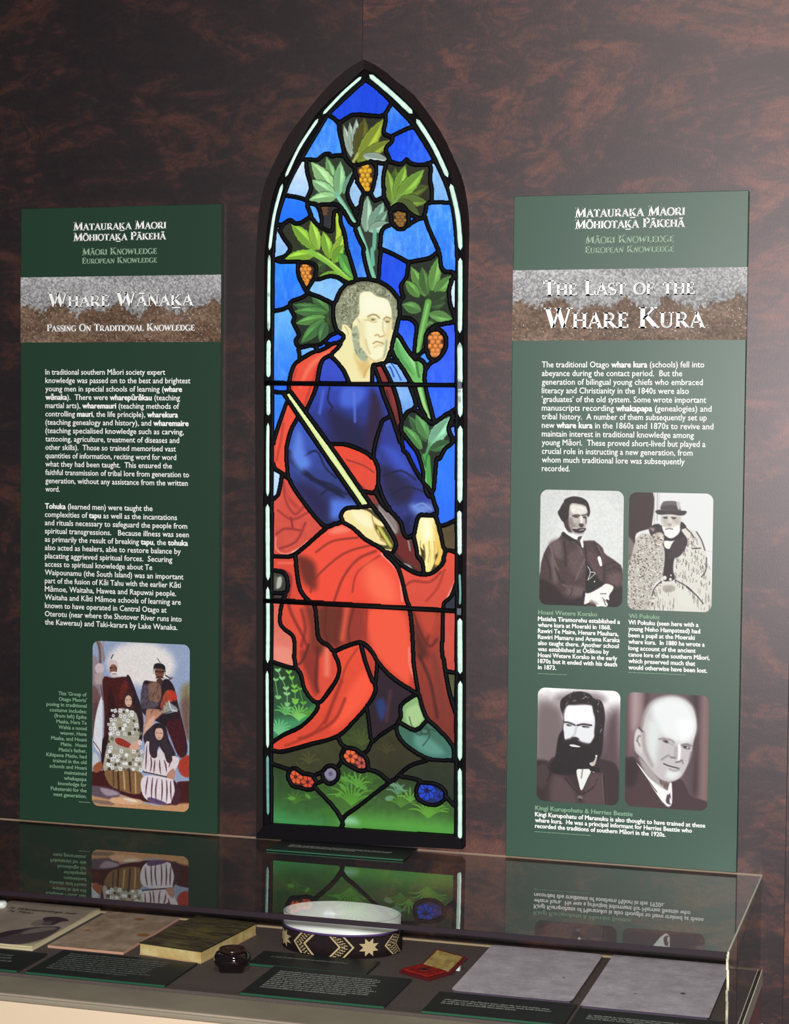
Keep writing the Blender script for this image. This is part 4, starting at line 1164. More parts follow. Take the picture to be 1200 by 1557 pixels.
wc.run('''
#leaf
@a
L b4c8b4 34 525,575 482,398
L b4c8b4 34 535,560 515,382
L bccfc0 46 550,575 553,362
L 5c5a1c 80 565,600 600,350
L 98aa30 76 560,600 710,358
L 86982e 62 560,605 748,480
L a8bcae 48 590,570 735,596
S a8b458 16 .8 532,610 560,560
L 7cb070 55 445,780 385,570
L a4d890 76 445,790 298,598
L 90c88c 60 455,790 465,598
L 98cc90 62 440,795 296,702
L 9cd08c 60 442,795 284,816
L 7cb494 34 480,780 532,655
S 74b898 24 .8 440,780 480,840 540,940
S 94d8b8 10 1.2 450,800 500,875 540,935
L 54701e 60 750,840 770,628
L 7ca038 56 750,830 722,640
L 50601c 62 790,800 958,735
L 86b23c 60 770,800 825,618
L 82b03c 70 775,810 932,642
L 6c8a34 60 775,815 950,828
L 5c702c 66 770,820 905,900
S 74a048 18 .8 742,858 790,790
L 9cc0a4 60 605,990 615,788
L 8cb89c 62 630,985 706,822
L 7ca88c 40 660,960 726,872
L a0c4ac 52 620,985 738,940
S 7cc4a4 30 .8 560,970 600,1080 b 618,60 648,160
S 68b094 22 .8 a 655,985 650,1080 b 640,0 645,80
S 9cdcc4 9 1 a 565,985 602,1080
L 3a481c 60 350,1110 210,1010
L 8cc03c 64 330,1090 187,938
L 3a481c 60 380,1110 350,1000
L a0d048 56 345,1090 300,928
L 90c440 56 410,1140 368,985
S b8d440 30 .8 450,885 455,1010 430,1130
L a4d040 62 425,1160 484,1000
L 94c83c 56 330,1110 b 148,48
L 80ba38 50 b 430,70 a 480,1060
@b
L 3c5424 60 380,80 330,110
L 8cc83c 40 350,150 480,128
S 84c040 30 .8 300,10 400,70 470,130 540,170
S acdc5c 10 1 a 340,1110 b 400,60 500,145
L 5ca848 60 460,20 545,165
L 2c421e 50 400,330 412,430
L 4c8040 56 400,340 305,258
L 44763c 54 395,350 198,300
L 508844 50 390,345 200,340
L 609c4c 46 380,370 212,408
L 4c8440 60 375,385 242,520
L 447640 54 385,400 350,512
L 2c4420 70 950,280 940,110
L 6ca048 58 935,255 852,88
L 4c7838 50 945,250 914,88
L 649c44 50 900,260 820,165
L 70a84c 60 970,225 1005,38
L 649c48 56 985,250 1082,138
L 304a22 60 960,290 1060,240
L 5c9048 56 910,335 803,300
L 68a050 54 955,355 1088,382
L 34502a 50 960,310 1050,290
L 406030 44 950,390 990,428
S 62a848 36 .8 950,290 920,430 885,570
S 8cc870 10 1 948,300 918,430 892,560
S 5c9448 12 .8 935,430 960,400 985,420
L 44703c 50 940,1060 838,912
L 5c9a54 60 950,1045 880,908
L 8ccca4 76 955,1085 1076,918
L 5a9850 56 915,1100 805,968
L 3c6a3c 50 960,1105 1082,1058
S 5a9c5c 16 .8 960,1070 930,1164
#stem+leaf
@c
S 4ca048 52 1 935,60 940,120 948,240
S 7cc87c 14 1.2 925,100 935,180 950,240
S 2c5c2c 6 .6 905,20 925,70 930,100
S 2c5c2c 6 .6 960,10 940,60 935,110
#stem
@b
T 4c9448 26 2 770,500 790,590 870,690
S 9cdc8c 16 1.5 775,480 830,560 900,690
S 3c7c34 14 1.2 885,620 890,660 900,700
S a4dc8c 18 2 900,760 930,860 965,940
S 3c7830 12 1.5 925,760 945,860 975,945
''', clips)
wc.clip = clips('cone'); cone(wc, 'a', 602, 692, 42, 74, (200, 150, 30), (60, 36, 10)); cone(wc, 'a', 795, 920, 38, 48, (130, 92, 34), (46, 30, 14)); cone(wc, 'b', 270, 138, 40, 62, (208, 130, 48), (80, 44, 12)); cone(wc, 'b', 990, 520, 48, 68, (208, 124, 56), (80, 40, 14)); cone(wc, 'a', 375, 872, 28, 26, (96, 66, 34), (40, 26, 16))
wc.clip = clips('dark+cone'); wc.sec = 'c'
wc.clip = clips('face')
wc.sec = 'f'
wc.poly(wc.pts('f 60,640 60,400 200,120 420,0 760,20 1000,200 1100,500 1020,760 900,700 930,480 860,330 700,280 620,210 500,240 470,340 480,520 380,640 340,720 300,680 240,680 200,780'), (112, 114, 88), 1)
HAIR = 'f 120,520 150,400 230,260 340,160 520,95 700,110 850,190 960,310 1010,470 1000,600 930,720 910,620 920,480 860,320 790,260 720,270 620,210 500,240 470,340 480,520 400,600 380,640 370,760 340,720 300,680 240,680 200,780 140,640'
wc.poly(wc.pts(HAIR), (136, 140, 110), 1)
wc.curls(wc.pts(HAIR), 420, [(172, 178, 146), (70, 68, 52), (196, 200, 170), (98, 98, 74), (158, 164, 132)], 7, (1.4, 5))
wc.run('''
@f
P f4ecb4 1.2 230,690 270,675 330,720 350,800 320,850 270,800
S c89c58 9 1 265,700 300,740 320,820
P f2e8ac 2 270,830 350,860 400,1080 560,1190 620,1150 600,1260 640,1420 340,1430 250,1290 80,1070 200,1000
P e0c078 6 400,1090 470,1180 600,1170 610,1240 540,1400 470,1300
S c89850 12 2 540,1400 560,1330 610,1250
P f8f4cc 2 480,250 600,220 720,280 860,330 915,480 925,640 910,800 860,960 800,1140 690,1190 590,1140 500,1000 440,760 410,620 470,520
P fbf9dc 9 540,280 640,250 720,320 860,360 880,480 800,520 560,500 500,400
P ead9a0 6 860,620 920,600 915,780 860,930 810,900 850,760
P ece0a8 7 470,620 540,640 560,860 600,1080 520,1000 440,760
P a8b090 2.5 370,740 430,690 470,800 475,960 585,1110 560,1180 500,1170 420,1080 395,980 375,860
P a0a480 3 845,900 862,930 840,1080 800,1150 820,1040
S 9c8850 20 1.2 590,565 650,535 710,545 750,580
S 9c8850 19 1.2 810,600 850,570 905,590
S c8b470 12 1.6 545,610 600,615 680,640 710,630
E 7c6c3c 1.2 662,604 32,14
E 7c6c3c 1.2 862,634 30,14
S c0aa68 9 1.2 590,600 640,580 710,600
S c0aa68 9 1.2 815,620 860,608 905,625
S d4bc78 11 2 800,640 800,740 830,820
S b48a50 14 1.4 690,825 730,815 760,845 810,830
S b08c50 18 1.2 665,935 710,912 790,930 805,945
S d8c080 16 2 680,990 740,960 790,970
S d4b878 11 2 560,880 580,980 620,1080
S c8a864 9 1.6 470,640 450,600
S ccb070 14 2 600,1130 690,1185 780,1150
''', None if 0 else None)
wc.clip = clips('face'); wc.curls(wc.pts('f 370,740 430,690 470,800 480,960 590,1120 560,1180 500,1170 420,1080 390,980 375,860'), 60, [(164, 178, 144), (96, 104, 78), (190, 202, 168)], 17, (2, 5))
wc.run('''
#red
@b
T f87c5c 26 3 400,560 300,640 240,760
S b4382c 12 2 340,640 300,760 265,860
S b4382c 10 2 220,660 195,760
S b0382c 10 2 150,960 130,1080 110,1164
@c
S f0887a 8 1 108,500 108,560 150,590 200,580
S a43430 12 1.5 150,190 160,290 210,370 260,330
S a43430 12 1.5 120,350 200,400 300,350
S 983030 12 1.5 110,480 160,450 240,460
S 983030 12 1.5 130,560 220,520 270,420
S 8c2c2c 12 1.5 190,390 200,440
P b43c34 4 150,180 180,300 250,350 170,260
S f0a89c 12 1 280,525 240,560 200,580
S 94302a 8 1 500,70 590,100 650,140
S 94302a 8 1 455,80 520,160 600,230
S 8c2c24 16 2 130,680 190,720 180,880 260,1050 300,1160
S 7c2820 14 3 250,900 270,1000 250,1100
S f0705c 10 2 120,640 200,640
P 7a3020 8 270,880 330,900 340,1050 400,1110 300,1160 290,1000
@d
P 902f24 6 240,40 330,60 330,280 290,200
S 5c2018 12 2 290,0 260,80 235,110
S 5c2018 16 3 340,20 330,200 340,260
S f07c64 30 5 390,30 390,160
P e88c78 4 95,20 180,20 190,100 120,90
#tunic+sleeve
@b
S 10143c 9 1.2 405,760 395,830 420,870 400,900
S 4c6cd8 12 3 370,780 350,900
P 1f1c44 14 400,880 560,960 640,1100 560,1120 440,1060
P 2c1c3c 8 640,770 690,860 690,1000 640,1140 600,1060 620,900
P 4464d4 7 480,760 600,770 560,860 470,860
S 5878dc 10 2 540,790 545,950
P 5c84e0 9 230,1000 260,1080 c 250,120 200,30
P 5078dc 9 c 420,290 530,300 550,330 440,400 400,360
P 24204c 12 c 220,200 330,230 400,330 360,400 280,300
P 141638 3 c 180,10 300,150 440,230 480,280 300,180 190,90
@c
S 141638 10 1.5 250,60 330,20 380,110 440,170
S 141638 10 1.5 300,180 400,200 470,240
S 141638 10 1.5 360,260 410,230 500,260
P 5c84e4 9 190,40 250,20 300,90 240,130
P 6c8cd8 8 850,320 930,290 980,340 900,380
P 241f44 10 690,100 800,160 880,260 780,320 710,240
P 3850c0 10 700,0 790,20 860,140 780,120
S 141638 9 1.5 700,160 800,130 880,180
S 141638 9 1.5 750,260 840,220 930,250
P 2c3894 9 880,260 950,260 960,300 880,310
S 8ca4dc 8 1 720,330 780,400 820,470 850,420
S 7c98dc 7 1 870,330 920,310 970,350
P 181c50 6 800,420 850,380 860,480 830,490
#mantle
@b
S 4a1c1c 14 2 720,780 750,900 790,1010
S b84434 10 2 700,780 730,880
#sash
@c
P 8c3830 3 600,250 650,255 680,300 640,310
P 8a7c78 2.5 670,330 720,330 780,430 770,480 720,430
P 6c2420 2.5 770,490 830,500 890,600 900,680 850,640 760,590
P 3a1a1a 2 750,560 790,600 830,640 900,690 860,690 780,630
P a8b0a8 1.5 800,640 850,655 865,690 830,680
S a09890 8 1 840,520 850,570
S b0a8a0 6 1 630,320 690,360 770,470
#staff
@b
S e8f4b0 16 1 180,805 430,1150
@c
S e8f4b0 16 1 385,10 605,320
#hand
@h
P 4c4420 1.5 120,230 200,180 360,200 460,270 600,540 560,570 420,540 220,410 110,300
P f6e4a0 1.2 130,240 200,195 350,220 430,290 510,350 470,365 410,330 430,400 530,520 480,530 350,480 220,370 140,300
P fcf4c4 5 200,220 330,240 400,330 380,380 260,320
S d0a860 10 1.5 400,290 415,340 430,400 490,480
P 6c5a20 1.5 430,380 455,390 500,470 470,460 440,420
S a8a83c 34 .9 455,360 565,540
S d8d868 14 1.2 460,375 560,530
S e8cc84 16 1 445,400 465,450
P f8e8a8 1.2 390,260 450,300 512,350 490,365 440,350 400,320
S a87838 8 .9 395,265 412,330 470,365 510,358
S a87838 7 .9 470,480 500,500 530,522
S a87838 7 .9 455,430 475,470 510,490
P 3c3a1c 2 790,240 1040,240 1060,640 960,830 840,800 780,560
P fbf0a0 1.2 822,300 850,275 910,268 965,290 985,400 1010,500 990,600 940,640 890,600 845,560 800,500 800,400
S 8a6424 50 .8 818,470 812,540 822,618
S 8a6424 54 .8 885,540 902,640 876,752
S 8a6424 54 .8 935,540 944,660 902,772
S 8a6424 52 .8 990,480 1022,600 984,706
S fbf2a8 40 .8 822,430 812,540 822,610
S fdf4ac 44 .8 890,500 906,640 880,742
S f8e890 44 .8 938,500 948,660 908,762
S f0c860 40 .8 985,440 1020,600 988,696
P fbf0a0 3 822,300 850,280 910,274 962,295 980,400 1000,500 960,570 900,560 850,500 812,450
P fffcd0 7 850,300 930,310 940,460 860,480
P f0c058 6 965,320 990,440 1010,540 990,600 970,480
S c89838 7 1 915,500 918,600 905,690
S c89838 7 1 962,500 968,590 960,660
#robe
@c
P 963426 12 480,880 610,890 600,1070 480,1100 340,1090 330,900
P 6e2a1c 8 230,600 320,640 330,780 270,760 235,680
P f88068 5 400,470 460,435 520,460 440,480
S f8a090 9 1.2 690,590 770,670 795,740 805,850
S 8c2c1c 10 1.6 560,500 420,520 330,580
S 8c2c1c 10 1.6 640,540 480,590 330,720 300,800
S 8c2c1c 12 1.8 660,575 560,620 480,720 430,850
S 9c2c1c 8 1.6 680,600 560,690 530,800
P fc6c4c 16 620,640 740,700 780,850 680,860 600,760
P f4583c 8 620,900 800,900 850,1050 d 850,200 780,180 640,20
P 6a2c1c 9 340,890 480,900 470,1080 400,1090 345,1040
S 5c2018 10 2 385,880 380,1020 400,1090
S 6c2418 12 2.4 465,880 440,1000 440,1100
S 6c2418 12 2.4 540,880 510,1000 515,1080
S d8563c 26 4 500,890 475,1060
S 9c3020 12 2.2 610,900 600,1060
S f09080 10 2 d 845,20 850,120 880,200
S 8a2c20 9 2 830,760 870,740 960,745 1020,690
S f8a898 12 1.6 1120,640 1110,720 1060,830
S a83424 10 2 940,850 1000,780 1040,680
S 5c2018 12 2.2 870,920 910,1030 960,1100 1000,1060
S 6c241a 10 2 1000,920 950,1050 920,1160
P 5a2418 9 870,980 920,1060 d 950,60 890,60
P c0442e 6 900,920 1000,920 960,1040
@d
S 3c1c18 12 3 900,60 960,200 1000,400
S 7c3428 24 5 980,60 1020,280 1060,440
#swoosh
@d
P f8583a 8 600,150 640,250 540,380 420,470 470,340 520,240
S 8c2818 16 3 470,200 420,330 380,430
S 8c2818 13 2.5 490,300 430,420 300,500 235,520
S a43420 10 2 560,20 500,110 470,200
S 9c2c1c 10 2 380,420 300,500 160,560
#boot
@d
P a8cc8c 5 830,360 900,330 930,400 880,460 830,430
S 50603c 7 1 900,330 925,400
S 4c5c34 6 .8 845,400 860,450 890,470 930,440
#shoe
@d
P 5c9484 6 880,500 960,520 1040,600 960,610 880,560
S 284434 6 .8 850,450 900,500 960,470 990,480
S 284434 6 .8 930,440 960,500 920,560
E 2c5040 1.5 930,480 30,20
E 4c7c68 1.5 930,480 16,10
#dark
@d
P 24386c 5 660,320 700,300 720,360 690,420
S 4c2c34 16 3 740,260 720,420
@c
P b0b4a8 1.5 115,725 140,720 135,770 110,780
P 5c5c50 2 100,720 115,720 105,790
#plants
@d
P 3f8c5c 8 95,420 240,400 330,330 300,400 200,480 100,510
''', clips)
wc.clip = clips('plants'); R = random.Random(2); wc.sec = 'd'
def leafy(pts_, col, n, L, wv, seed=0):
    P = smoothpts(wc.pts(pts_), False); wc.stroke(P, col, 1.1, .5)
    for i in range(n):
        p = P[int(i * (len(P) - 1) / max(n - 1, 1))]
        for sg in (-1, 1):
            a = -math.pi/2 + sg * R.uniform(.6, 1.1); q = p + np.array([math.cos(a), math.sin(a)]) * L
            wc.stroke(np.array([p, (p+q)/2 + np.array([0, -.6]), q]), col, wv, .5, 1, True)
leafy('170,360 165,250 120,150', (140, 200, 130), 6, 6.5, 3.6); leafy('215,330 210,240 180,160', (120, 190, 70), 6, 7, 3.4); leafy('120,300 105,200', (128, 190, 120), 5, 6, 3.4); leafy('260,330 240,250', (90, 160, 60), 5, 6, 3)
def fan(x, y, r, n, col, a0=-160, a1=-20, wv=2.2):
    p = wc.pts('%f,%f' % (x, y))[0]
    for i in range(n):
        a = math.radians(a0 + (a1 - a0) * i / (n - 1)); q = p + np.array([math.cos(a), math.sin(a)]) * wc.wid(r)
        m_ = (p + q) / 2 + np.array([0, -wc.wid(r) * .18]); wc.stroke(np.array([p, m_, q]), col, wv, .5, .95, True)
fan(235, 420, 90, 9, (124, 200, 96)); fan(160, 390, 70, 7, (96, 170, 90)); fan(125, 500, 90, 9, (110, 190, 130)); fan(290, 400, 60, 6, (80, 140, 50))
wc.clip = clips('grass+ground'); wc.sec = 'd'
for (x, y, r, n, col) in ((525, 890, 150, 9, (84, 150, 44)), (500, 780, 80, 6, (70, 130, 40)), (560, 790, 90, 6, (92, 156, 50)), (630, 760, 70, 5, (60, 104, 34)), (215, 880, 70, 6, (66, 110, 34)), (290, 860, 60, 5, (60, 100, 30)), (395, 950, 60, 6, (58, 110, 34)), (780, 830, 70, 5, (90, 140, 110)), (800, 900, 90, 7, (80, 130, 44)), (850, 870, 80, 5, (100, 160, 60)), (950, 960, 120, 9, (96, 160, 50)), (1000, 930, 70, 5, (84, 140, 40)), (580, 560, 100, 6, (70, 84, 30)), (540, 540, 70, 5, (62, 76, 30)), (290, 660, 70, 5, (76, 76, 36)), (720, 600, 60, 5, (66, 62, 30)), (240, 700, 60, 4, (66, 66, 30))):
    fan(x, y, r, n, col, wv=2.6)
for (x, y, r) in ((480, 790, 26), (455, 830, 22), (560, 760, 30), (590, 790, 26), (485, 740, 22), (560, 830, 22), (195, 850, 22), (285, 840, 18), (755, 775, 22), (790, 790, 26), (735, 850, 26)):
    wc.ell(wc.pts('%f,%f' % (x, y))[0], wc.wid(r), wc.wid(r * .5), R.uniform(-.8, .8), (88, 150, 56) if x < 700 else (104, 150, 116), .7, .9)
wc.run('''
#grass
@d
P 3c8c4c 18 90,920 200,950 360,980 300,1010 90,1000
P 54a03c 18 500,960 800,960 1100,1000 1100,1060 500,1010
P 8cc8a0 8 490,960 540,960 560,990 490,990
P 4c8c74 8 1050,790 1100,810 1100,890 1060,850
''', clips)
wc.clip = clips('flower')
def flower(x, y, r, col, dark, n=6):
    p = wc.pts('%f,%f' % (x, y))[0]; rr = wc.wid(r)
    for i in range(n):
        a = i * 2 * math.pi / n; wc.ell(p + np.array([math.cos(a), math.sin(a)]) * rr * .58, rr * .46, rr * .36, a, dark, .5); wc.ell(p + np.array([math.cos(a), math.sin(a)]) * rr * .58, rr * .38, rr * .28, a, col, .6)
    wc.ell(p, rr * .25, rr * .25, 0, dark, .6)
flower(217, 732, 44, (216, 92, 46), (90, 24, 12)); flower(283, 760, 42, (204, 74, 44), (84, 22, 12)); flower(520, 618, 44, (226, 104, 58), (100, 28, 14)); flower(582, 655, 38, (190, 84, 70), (80, 24, 20)); flower(942, 808, 56, (28, 66, 196), (10, 18, 70), 8); flower(1012, 840, 36, (24, 50, 150), (10, 18, 70), 7)
p = wc.pts('410,715')[0]; wc.ell(p, wc.wid(36), wc.wid(36), 0, (130, 126, 148), 1.5); wc.ell(p, wc.wid(12), wc.wid(12), 0, (90, 80, 110), 1.5)
wc.clip = clips('white'); wc.run('''
@b
S 1c4cb8 9 .8 710,640 740,650 760,700
S 1c4cb8 7 .8 740,620 770,660 800,720
S e0f4ff 7 1 690,645 730,640
''', None)
wc.clip = None
# --- lead cames: a rounded ridge along every joint between panes
bd = np.zeros((h, wd), bool)
bd[:, :-1] |= (lab[:, :-1] != lab[:, 1:]) & (lab[:, :-1] > 0) & (lab[:, 1:] > 0); bd[:-1] |= (lab[:-1] != lab[1:]) & (lab[:-1] > 0) & (lab[1:] > 0)
edge = np.zeros((h, wd), bool); edge[:, :-1] |= IN[:, :-1] != IN[:, 1:]; edge[:-1] |= IN[:-1] != IN[1:]; bd |= edge
LR = .0037 / wc.res; dist = np.full((h, wd), 99.); K = int(LR) + 4
for dy in range(-K, K + 1):
    for dx in range(-K, K + 1):
        d = math.hypot(dx, dy)
        if d <= K: dist = np.minimum(dist, np.where(np.roll(bd, (dy, dx), (0, 1)), d, 99.))
dist = (dist * 4 + np.roll(dist, 1, 0) + np.roll(dist, -1, 0) + np.roll(dist, 1, 1) + np.roll(dist, -1, 1)) / 8
dist *= 1 - .25 * (vnoise(h, wd, 30, 30, 33, 2) - .5)
def cells(maskv, yfun, name, m, cols=True):
    c = maskv[:-1, :-1] & maskv[1:, :-1] & maskv[:-1, 1:] & maskv[1:, 1:]; iy, ix = np.nonzero(c)
    if not len(iy): return None
    q = np.stack([iy*wd+ix, (iy+1)*wd+ix, (iy+1)*wd+ix+1, iy*wd+ix+1], 1); used, inv = np.unique(q.ravel(), return_inverse=True)
    gy, gx = used // wd, used % wd; V = np.stack([wc.x0 + gx*wc.res, yfun(gy, gx), wc.z1 - gy*wc.res], 1)
    return grid_mesh(name, V, inv.reshape(-1, 4), wc.colors_at(gx, gy) if cols else None, m, WIN)
lead_mask = dist < LR + 1.6
r_ = np.clip(1 - (dist / LR) ** 2, -1, 1); hgt = np.where(r_ > 0, np.sqrt(np.clip(r_, 0, 1)) * .0030, r_ * .002) + .0002
o = cells(lead_mask, lambda gy, gx: -hgt[gy, gx], 'lead_cames', lead_m, False); o.data.polygons.foreach_set('use_smooth', [True] * len(o.data.polygons))
GL = vmat('stained_glass', .25, .4, glow=1.0)
NAMES = dict(blue='blue_pane', white='pale_pane', leaf='leaf_pane', stem='stem_pane', cone='cone_pane', face='face_pane', neck='neck_pane', red='red_pane', tunic='tunic_pane', mantle='mantle_pane', sleeve='sleeve_pane', staff='staff_pane', sash='sash_pane', hand='hand_pane', robe='robe_pane', swoosh='robe_pane', dark='dark_pane', ground='ground_pane', plants='plant_pane', boot='boot_pane', shoe='shoe_pane', flower='flower_pane', grass='grass_pane')
grow = lambda m: m | np.roll(m, 1, 0) | np.roll(m, 1, 1) | np.roll(np.roll(m, 1, 0), 1, 1)
for L in range(1, nl + 1):
    rr = (vnoise(4, 4, 2, 2, L, 1)[0, 0] - .5) * .0006
    cells(grow(lab == L), lambda gy, gx: np.full(len(gy), 0. + rr), NAMES[kind[L]], GL)
# --- border of narrow pale panes
STR = [('a 584,136 480,228 372,342', 4.2), ('a 345,368 240,528 165,688', 4.2), ('a 148,728 102,900 76,1092', 4.4), ('b 75,30 72,240 72,450', 4.4), ('b 72,498 70,600 70,705', 6), ('b 69,748 69,830 70,915', 5.6), ('b 68,958 66,1100 c 66,270', 4.6), ('c 65,315 66,520 68,735', 6), ('c 66,772 68,950 d 66,100', 5.6), ('d 63,145 64,350 66,570', 4.6), ('d 65,612 66,760 68,940', 4),
       ('a 628,125 748,226 866,338', 6.6), ('a 888,370 984,522 1062,690', 6.2), ('a 1077,728 1116,900 1132,1092', 6.4), ('b 1130,45 1130,250 1128,460', 6.2), ('b 1127,512 1129,700 1130,925', 7), ('b 1130,972 1129,1100 c 1128,308', 7.4), ('c 1125,350 1126,470 1127,595', 6.2), ('c 1126,700 1130,800 1128,870', 3), ('c 1128,945 1128,1050 d 1130,160', 7), ('d 1130,200 1129,420 1128,640', 6.6), ('d 1127,682 1129,880 1128,1078', 6)]
strip_m = vmat('border_glass', .25, .4, glow=1.0)
for i, (t_, wpx) in enumerate(STR):
    P = resamp(smoothpts(line(t_), False, 6), 24); d = np.gradient(P, axis=0); d /= np.hypot(*d.T)[:, None]; nrm = np.stack([-d[:, 1], d[:, 0]], 1); hw = wpx / 850 / 2 * 1.05
    R = random.Random(i); V, F, Cc = [], [], []
    for j in range(24):
        e = min(j, 23 - j) / 1.6; hh = hw * (math.sqrt(max(0, 1 - (1 - e) ** 2)) if e < 1 else 1) * R.uniform(.93, 1.05) + .0002
        base = np.array([232, 255, 236]) if not (i in (10, 18)) else np.array([120, 170, 160]); base = base * R.uniform(.93, 1)
        if i in (3, 15) and R.random() < .25: base = base * .75
        for s_, f_ in ((-1, .55), (-.6, 1), (.6, 1), (1, .55)):
            V.append((P[j, 0] + nrm[j, 0]*hh*s_, -.0042 if abs(s_) < 1 else -.0034, P[j, 1] + nrm[j, 1]*hh*s_)); Cc.append(s2l(np.clip(base * (f_ if f_ == 1 else np.array([.5, .8, .85])), 0, 255)))
    for j in range(23):
        for k in range(3): a = j*4+k; F.append((a, a+1, a+5, a+4))
    if P[0, 1] > P[-1, 1]: pass
    me = grid_mesh('border_pane', V, F, Cc, strip_m, WIN)
def sbar(name, a, b, z0w):
    A, B = line(a)[0], line(b)[0]; hw = .0042; V, F = [], []
    for p in (A, B):
        for k in range(8): t = k * math.pi / 4; V.append((p[0], -.0045 + .0042*math.cos(t), p[1] + hw*math.sin(t)))
    F = [(k, (k+1) % 8, 8 + (k+1) % 8, 8 + k) for k in range(8)] + [tuple(range(8))[::-1], tuple(range(8, 16))]
    return obj(name, V, F, lead_m, WIN, True)
sbar('saddle_bar', 'b 52,738', 'b 1152,749', 0); sbar('saddle_bar', 'c 48,848', 'c 1148,908', 0)
for i, t_ in enumerate(('b 1131,749', 'c 1128,907')):
    a = line(t_)[0]; bevel(obj('bar_clip', *box(a[0]-.004, a[0]+.004, -.0115, -.004, a[1]-.006, a[1]+.006), mat('tarnished_clip', (96, 108, 116), .4, metal=.6), WIN), .001)
# ------------------------------------------------------------------ the display case
FY, BY, XR, XL = -.4906, .0132, .7064, -1.15
CASE = empty('display_case', (0, -.23, 0), 'long glass-topped display case on a cream base, below the window and panels', 'display case')
GLS = glass('case_glass'); GLT = glass('case_glass_top', gain=1.15)
edge_m = mat('polished_glass_edge', (205, 215, 190), .25, .8)
dkedge = mat('dark_glass_edge', (44, 34, 42), .4, .4)
def sheet(name, V, m): return obj(name, V, [(0, 1, 2, 3)], m, CASE)
T = .008
sheet('top_pane', [(XL, FY, ZG), (XR, FY, ZG), (XR, BY, ZG), (XL, BY, ZG)], GLT)
obj('top_pane_edge', *box(XL, XR - .004, FY - .002, FY + .001, ZG - T, ZG - .0004), dkedge, CASE)
obj('top_pane_edge', *box(XL, XR, BY - .0012, BY, ZG - .002, ZG + .0016), mat('tan_edge', (150, 125, 105), .4), CASE)
obj('top_pane_edge', *box(XR - .001, XR + .0016, FY, BY, ZG - .004, ZG + .0006), edge_m, CASE)
sheet('front_pane', [(XL, FY, .792), (XR, FY, .792), (XR, FY, ZG - T), (XL, FY, ZG - T)], GLS)
sheet('side_pane', [(XR, FY, .79), (XR, BY, .79), (XR, BY, ZG - .004), (XR, FY, ZG - .004)], GLS)
sheet('side_pane', [(XL, FY, .79), (XL, BY, .79), (XL, BY, ZG - .004), (XL, FY, ZG - .004)], GLS)
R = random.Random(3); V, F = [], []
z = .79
while z < ZG - .004:            # corner glints painted in: short pieces in a bright, mottled colour
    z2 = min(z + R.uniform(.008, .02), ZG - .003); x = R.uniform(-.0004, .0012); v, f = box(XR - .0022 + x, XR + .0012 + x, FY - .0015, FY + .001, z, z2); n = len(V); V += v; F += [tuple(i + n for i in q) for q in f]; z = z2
obj('corner_glints', V, F, mat('painted_glint', (235, 235, 200), .2, 1, vary=(60, (120, 105, 90))), CASE)
deck_m = mat('brown_grey_deck', (100, 86, 84), .75, .3, vary=(350, (88, 75, 74)), bump=(500, .25))
tan_m = mat('tan_edging', (178, 152, 122), .6)
grey_m = mat('grey_rail', (165, 152, 136), .45, .5, vary=(8, (146, 132, 118)))
bevel(obj('deck', *box(XL, XR + .0005, -.403, BY - .006, .77, ZD), deck_m, CASE), .0005, 1)
obj('deck_edging', *box(XL, XR, BY - .0055, BY, .77, ZD + .003), tan_m, CASE)
obj('deck_edging', *box(XR + .0026, XR + .0042, -.4985, BY, .77, ZD + .0005), mat('pale_edging', (252, 244, 226), .6), CASE)
bevel(obj('front_rail', *box(XL, XR, -.494, -.404, .77, .7905), grey_m, CASE), .002)
bevel(obj('rail_bead', *box(XL, XR + .002, -.501, -.4945, .7805, .7885), mat('pale_bead', (150, 140, 122), .4), CASE), .002)
cream = mat('cream_laminate', (232, 208, 180), .7, .3)
bevel(obj('base_front', *box(XL, XR + .002, -.4995, -.48, .02, .7795), cream, CASE), .001)
sidem = mat('mauve_brown_laminate', (205, 150, 146), .6, .4)
bevel(obj('base_side', *box(XR - .016, XR + .0025, -.479, BY, .02, .7695), sidem, CASE), .001)
bevel(obj('base_side', *box(XL, XL + .018, -.479, BY, .02, .7695), sidem, CASE), .001)
bevel(obj('side_trim', *box(XR + .003, XR + .0065, -.48, BY, .700, .7045), mat('pale_edging2', (252, 244, 226), .6), CASE), .0008)
bevel(obj('plinth', *box(XL + .02, XR - .02, -.46, BY, 0, .02), black_m, CASE), .001)
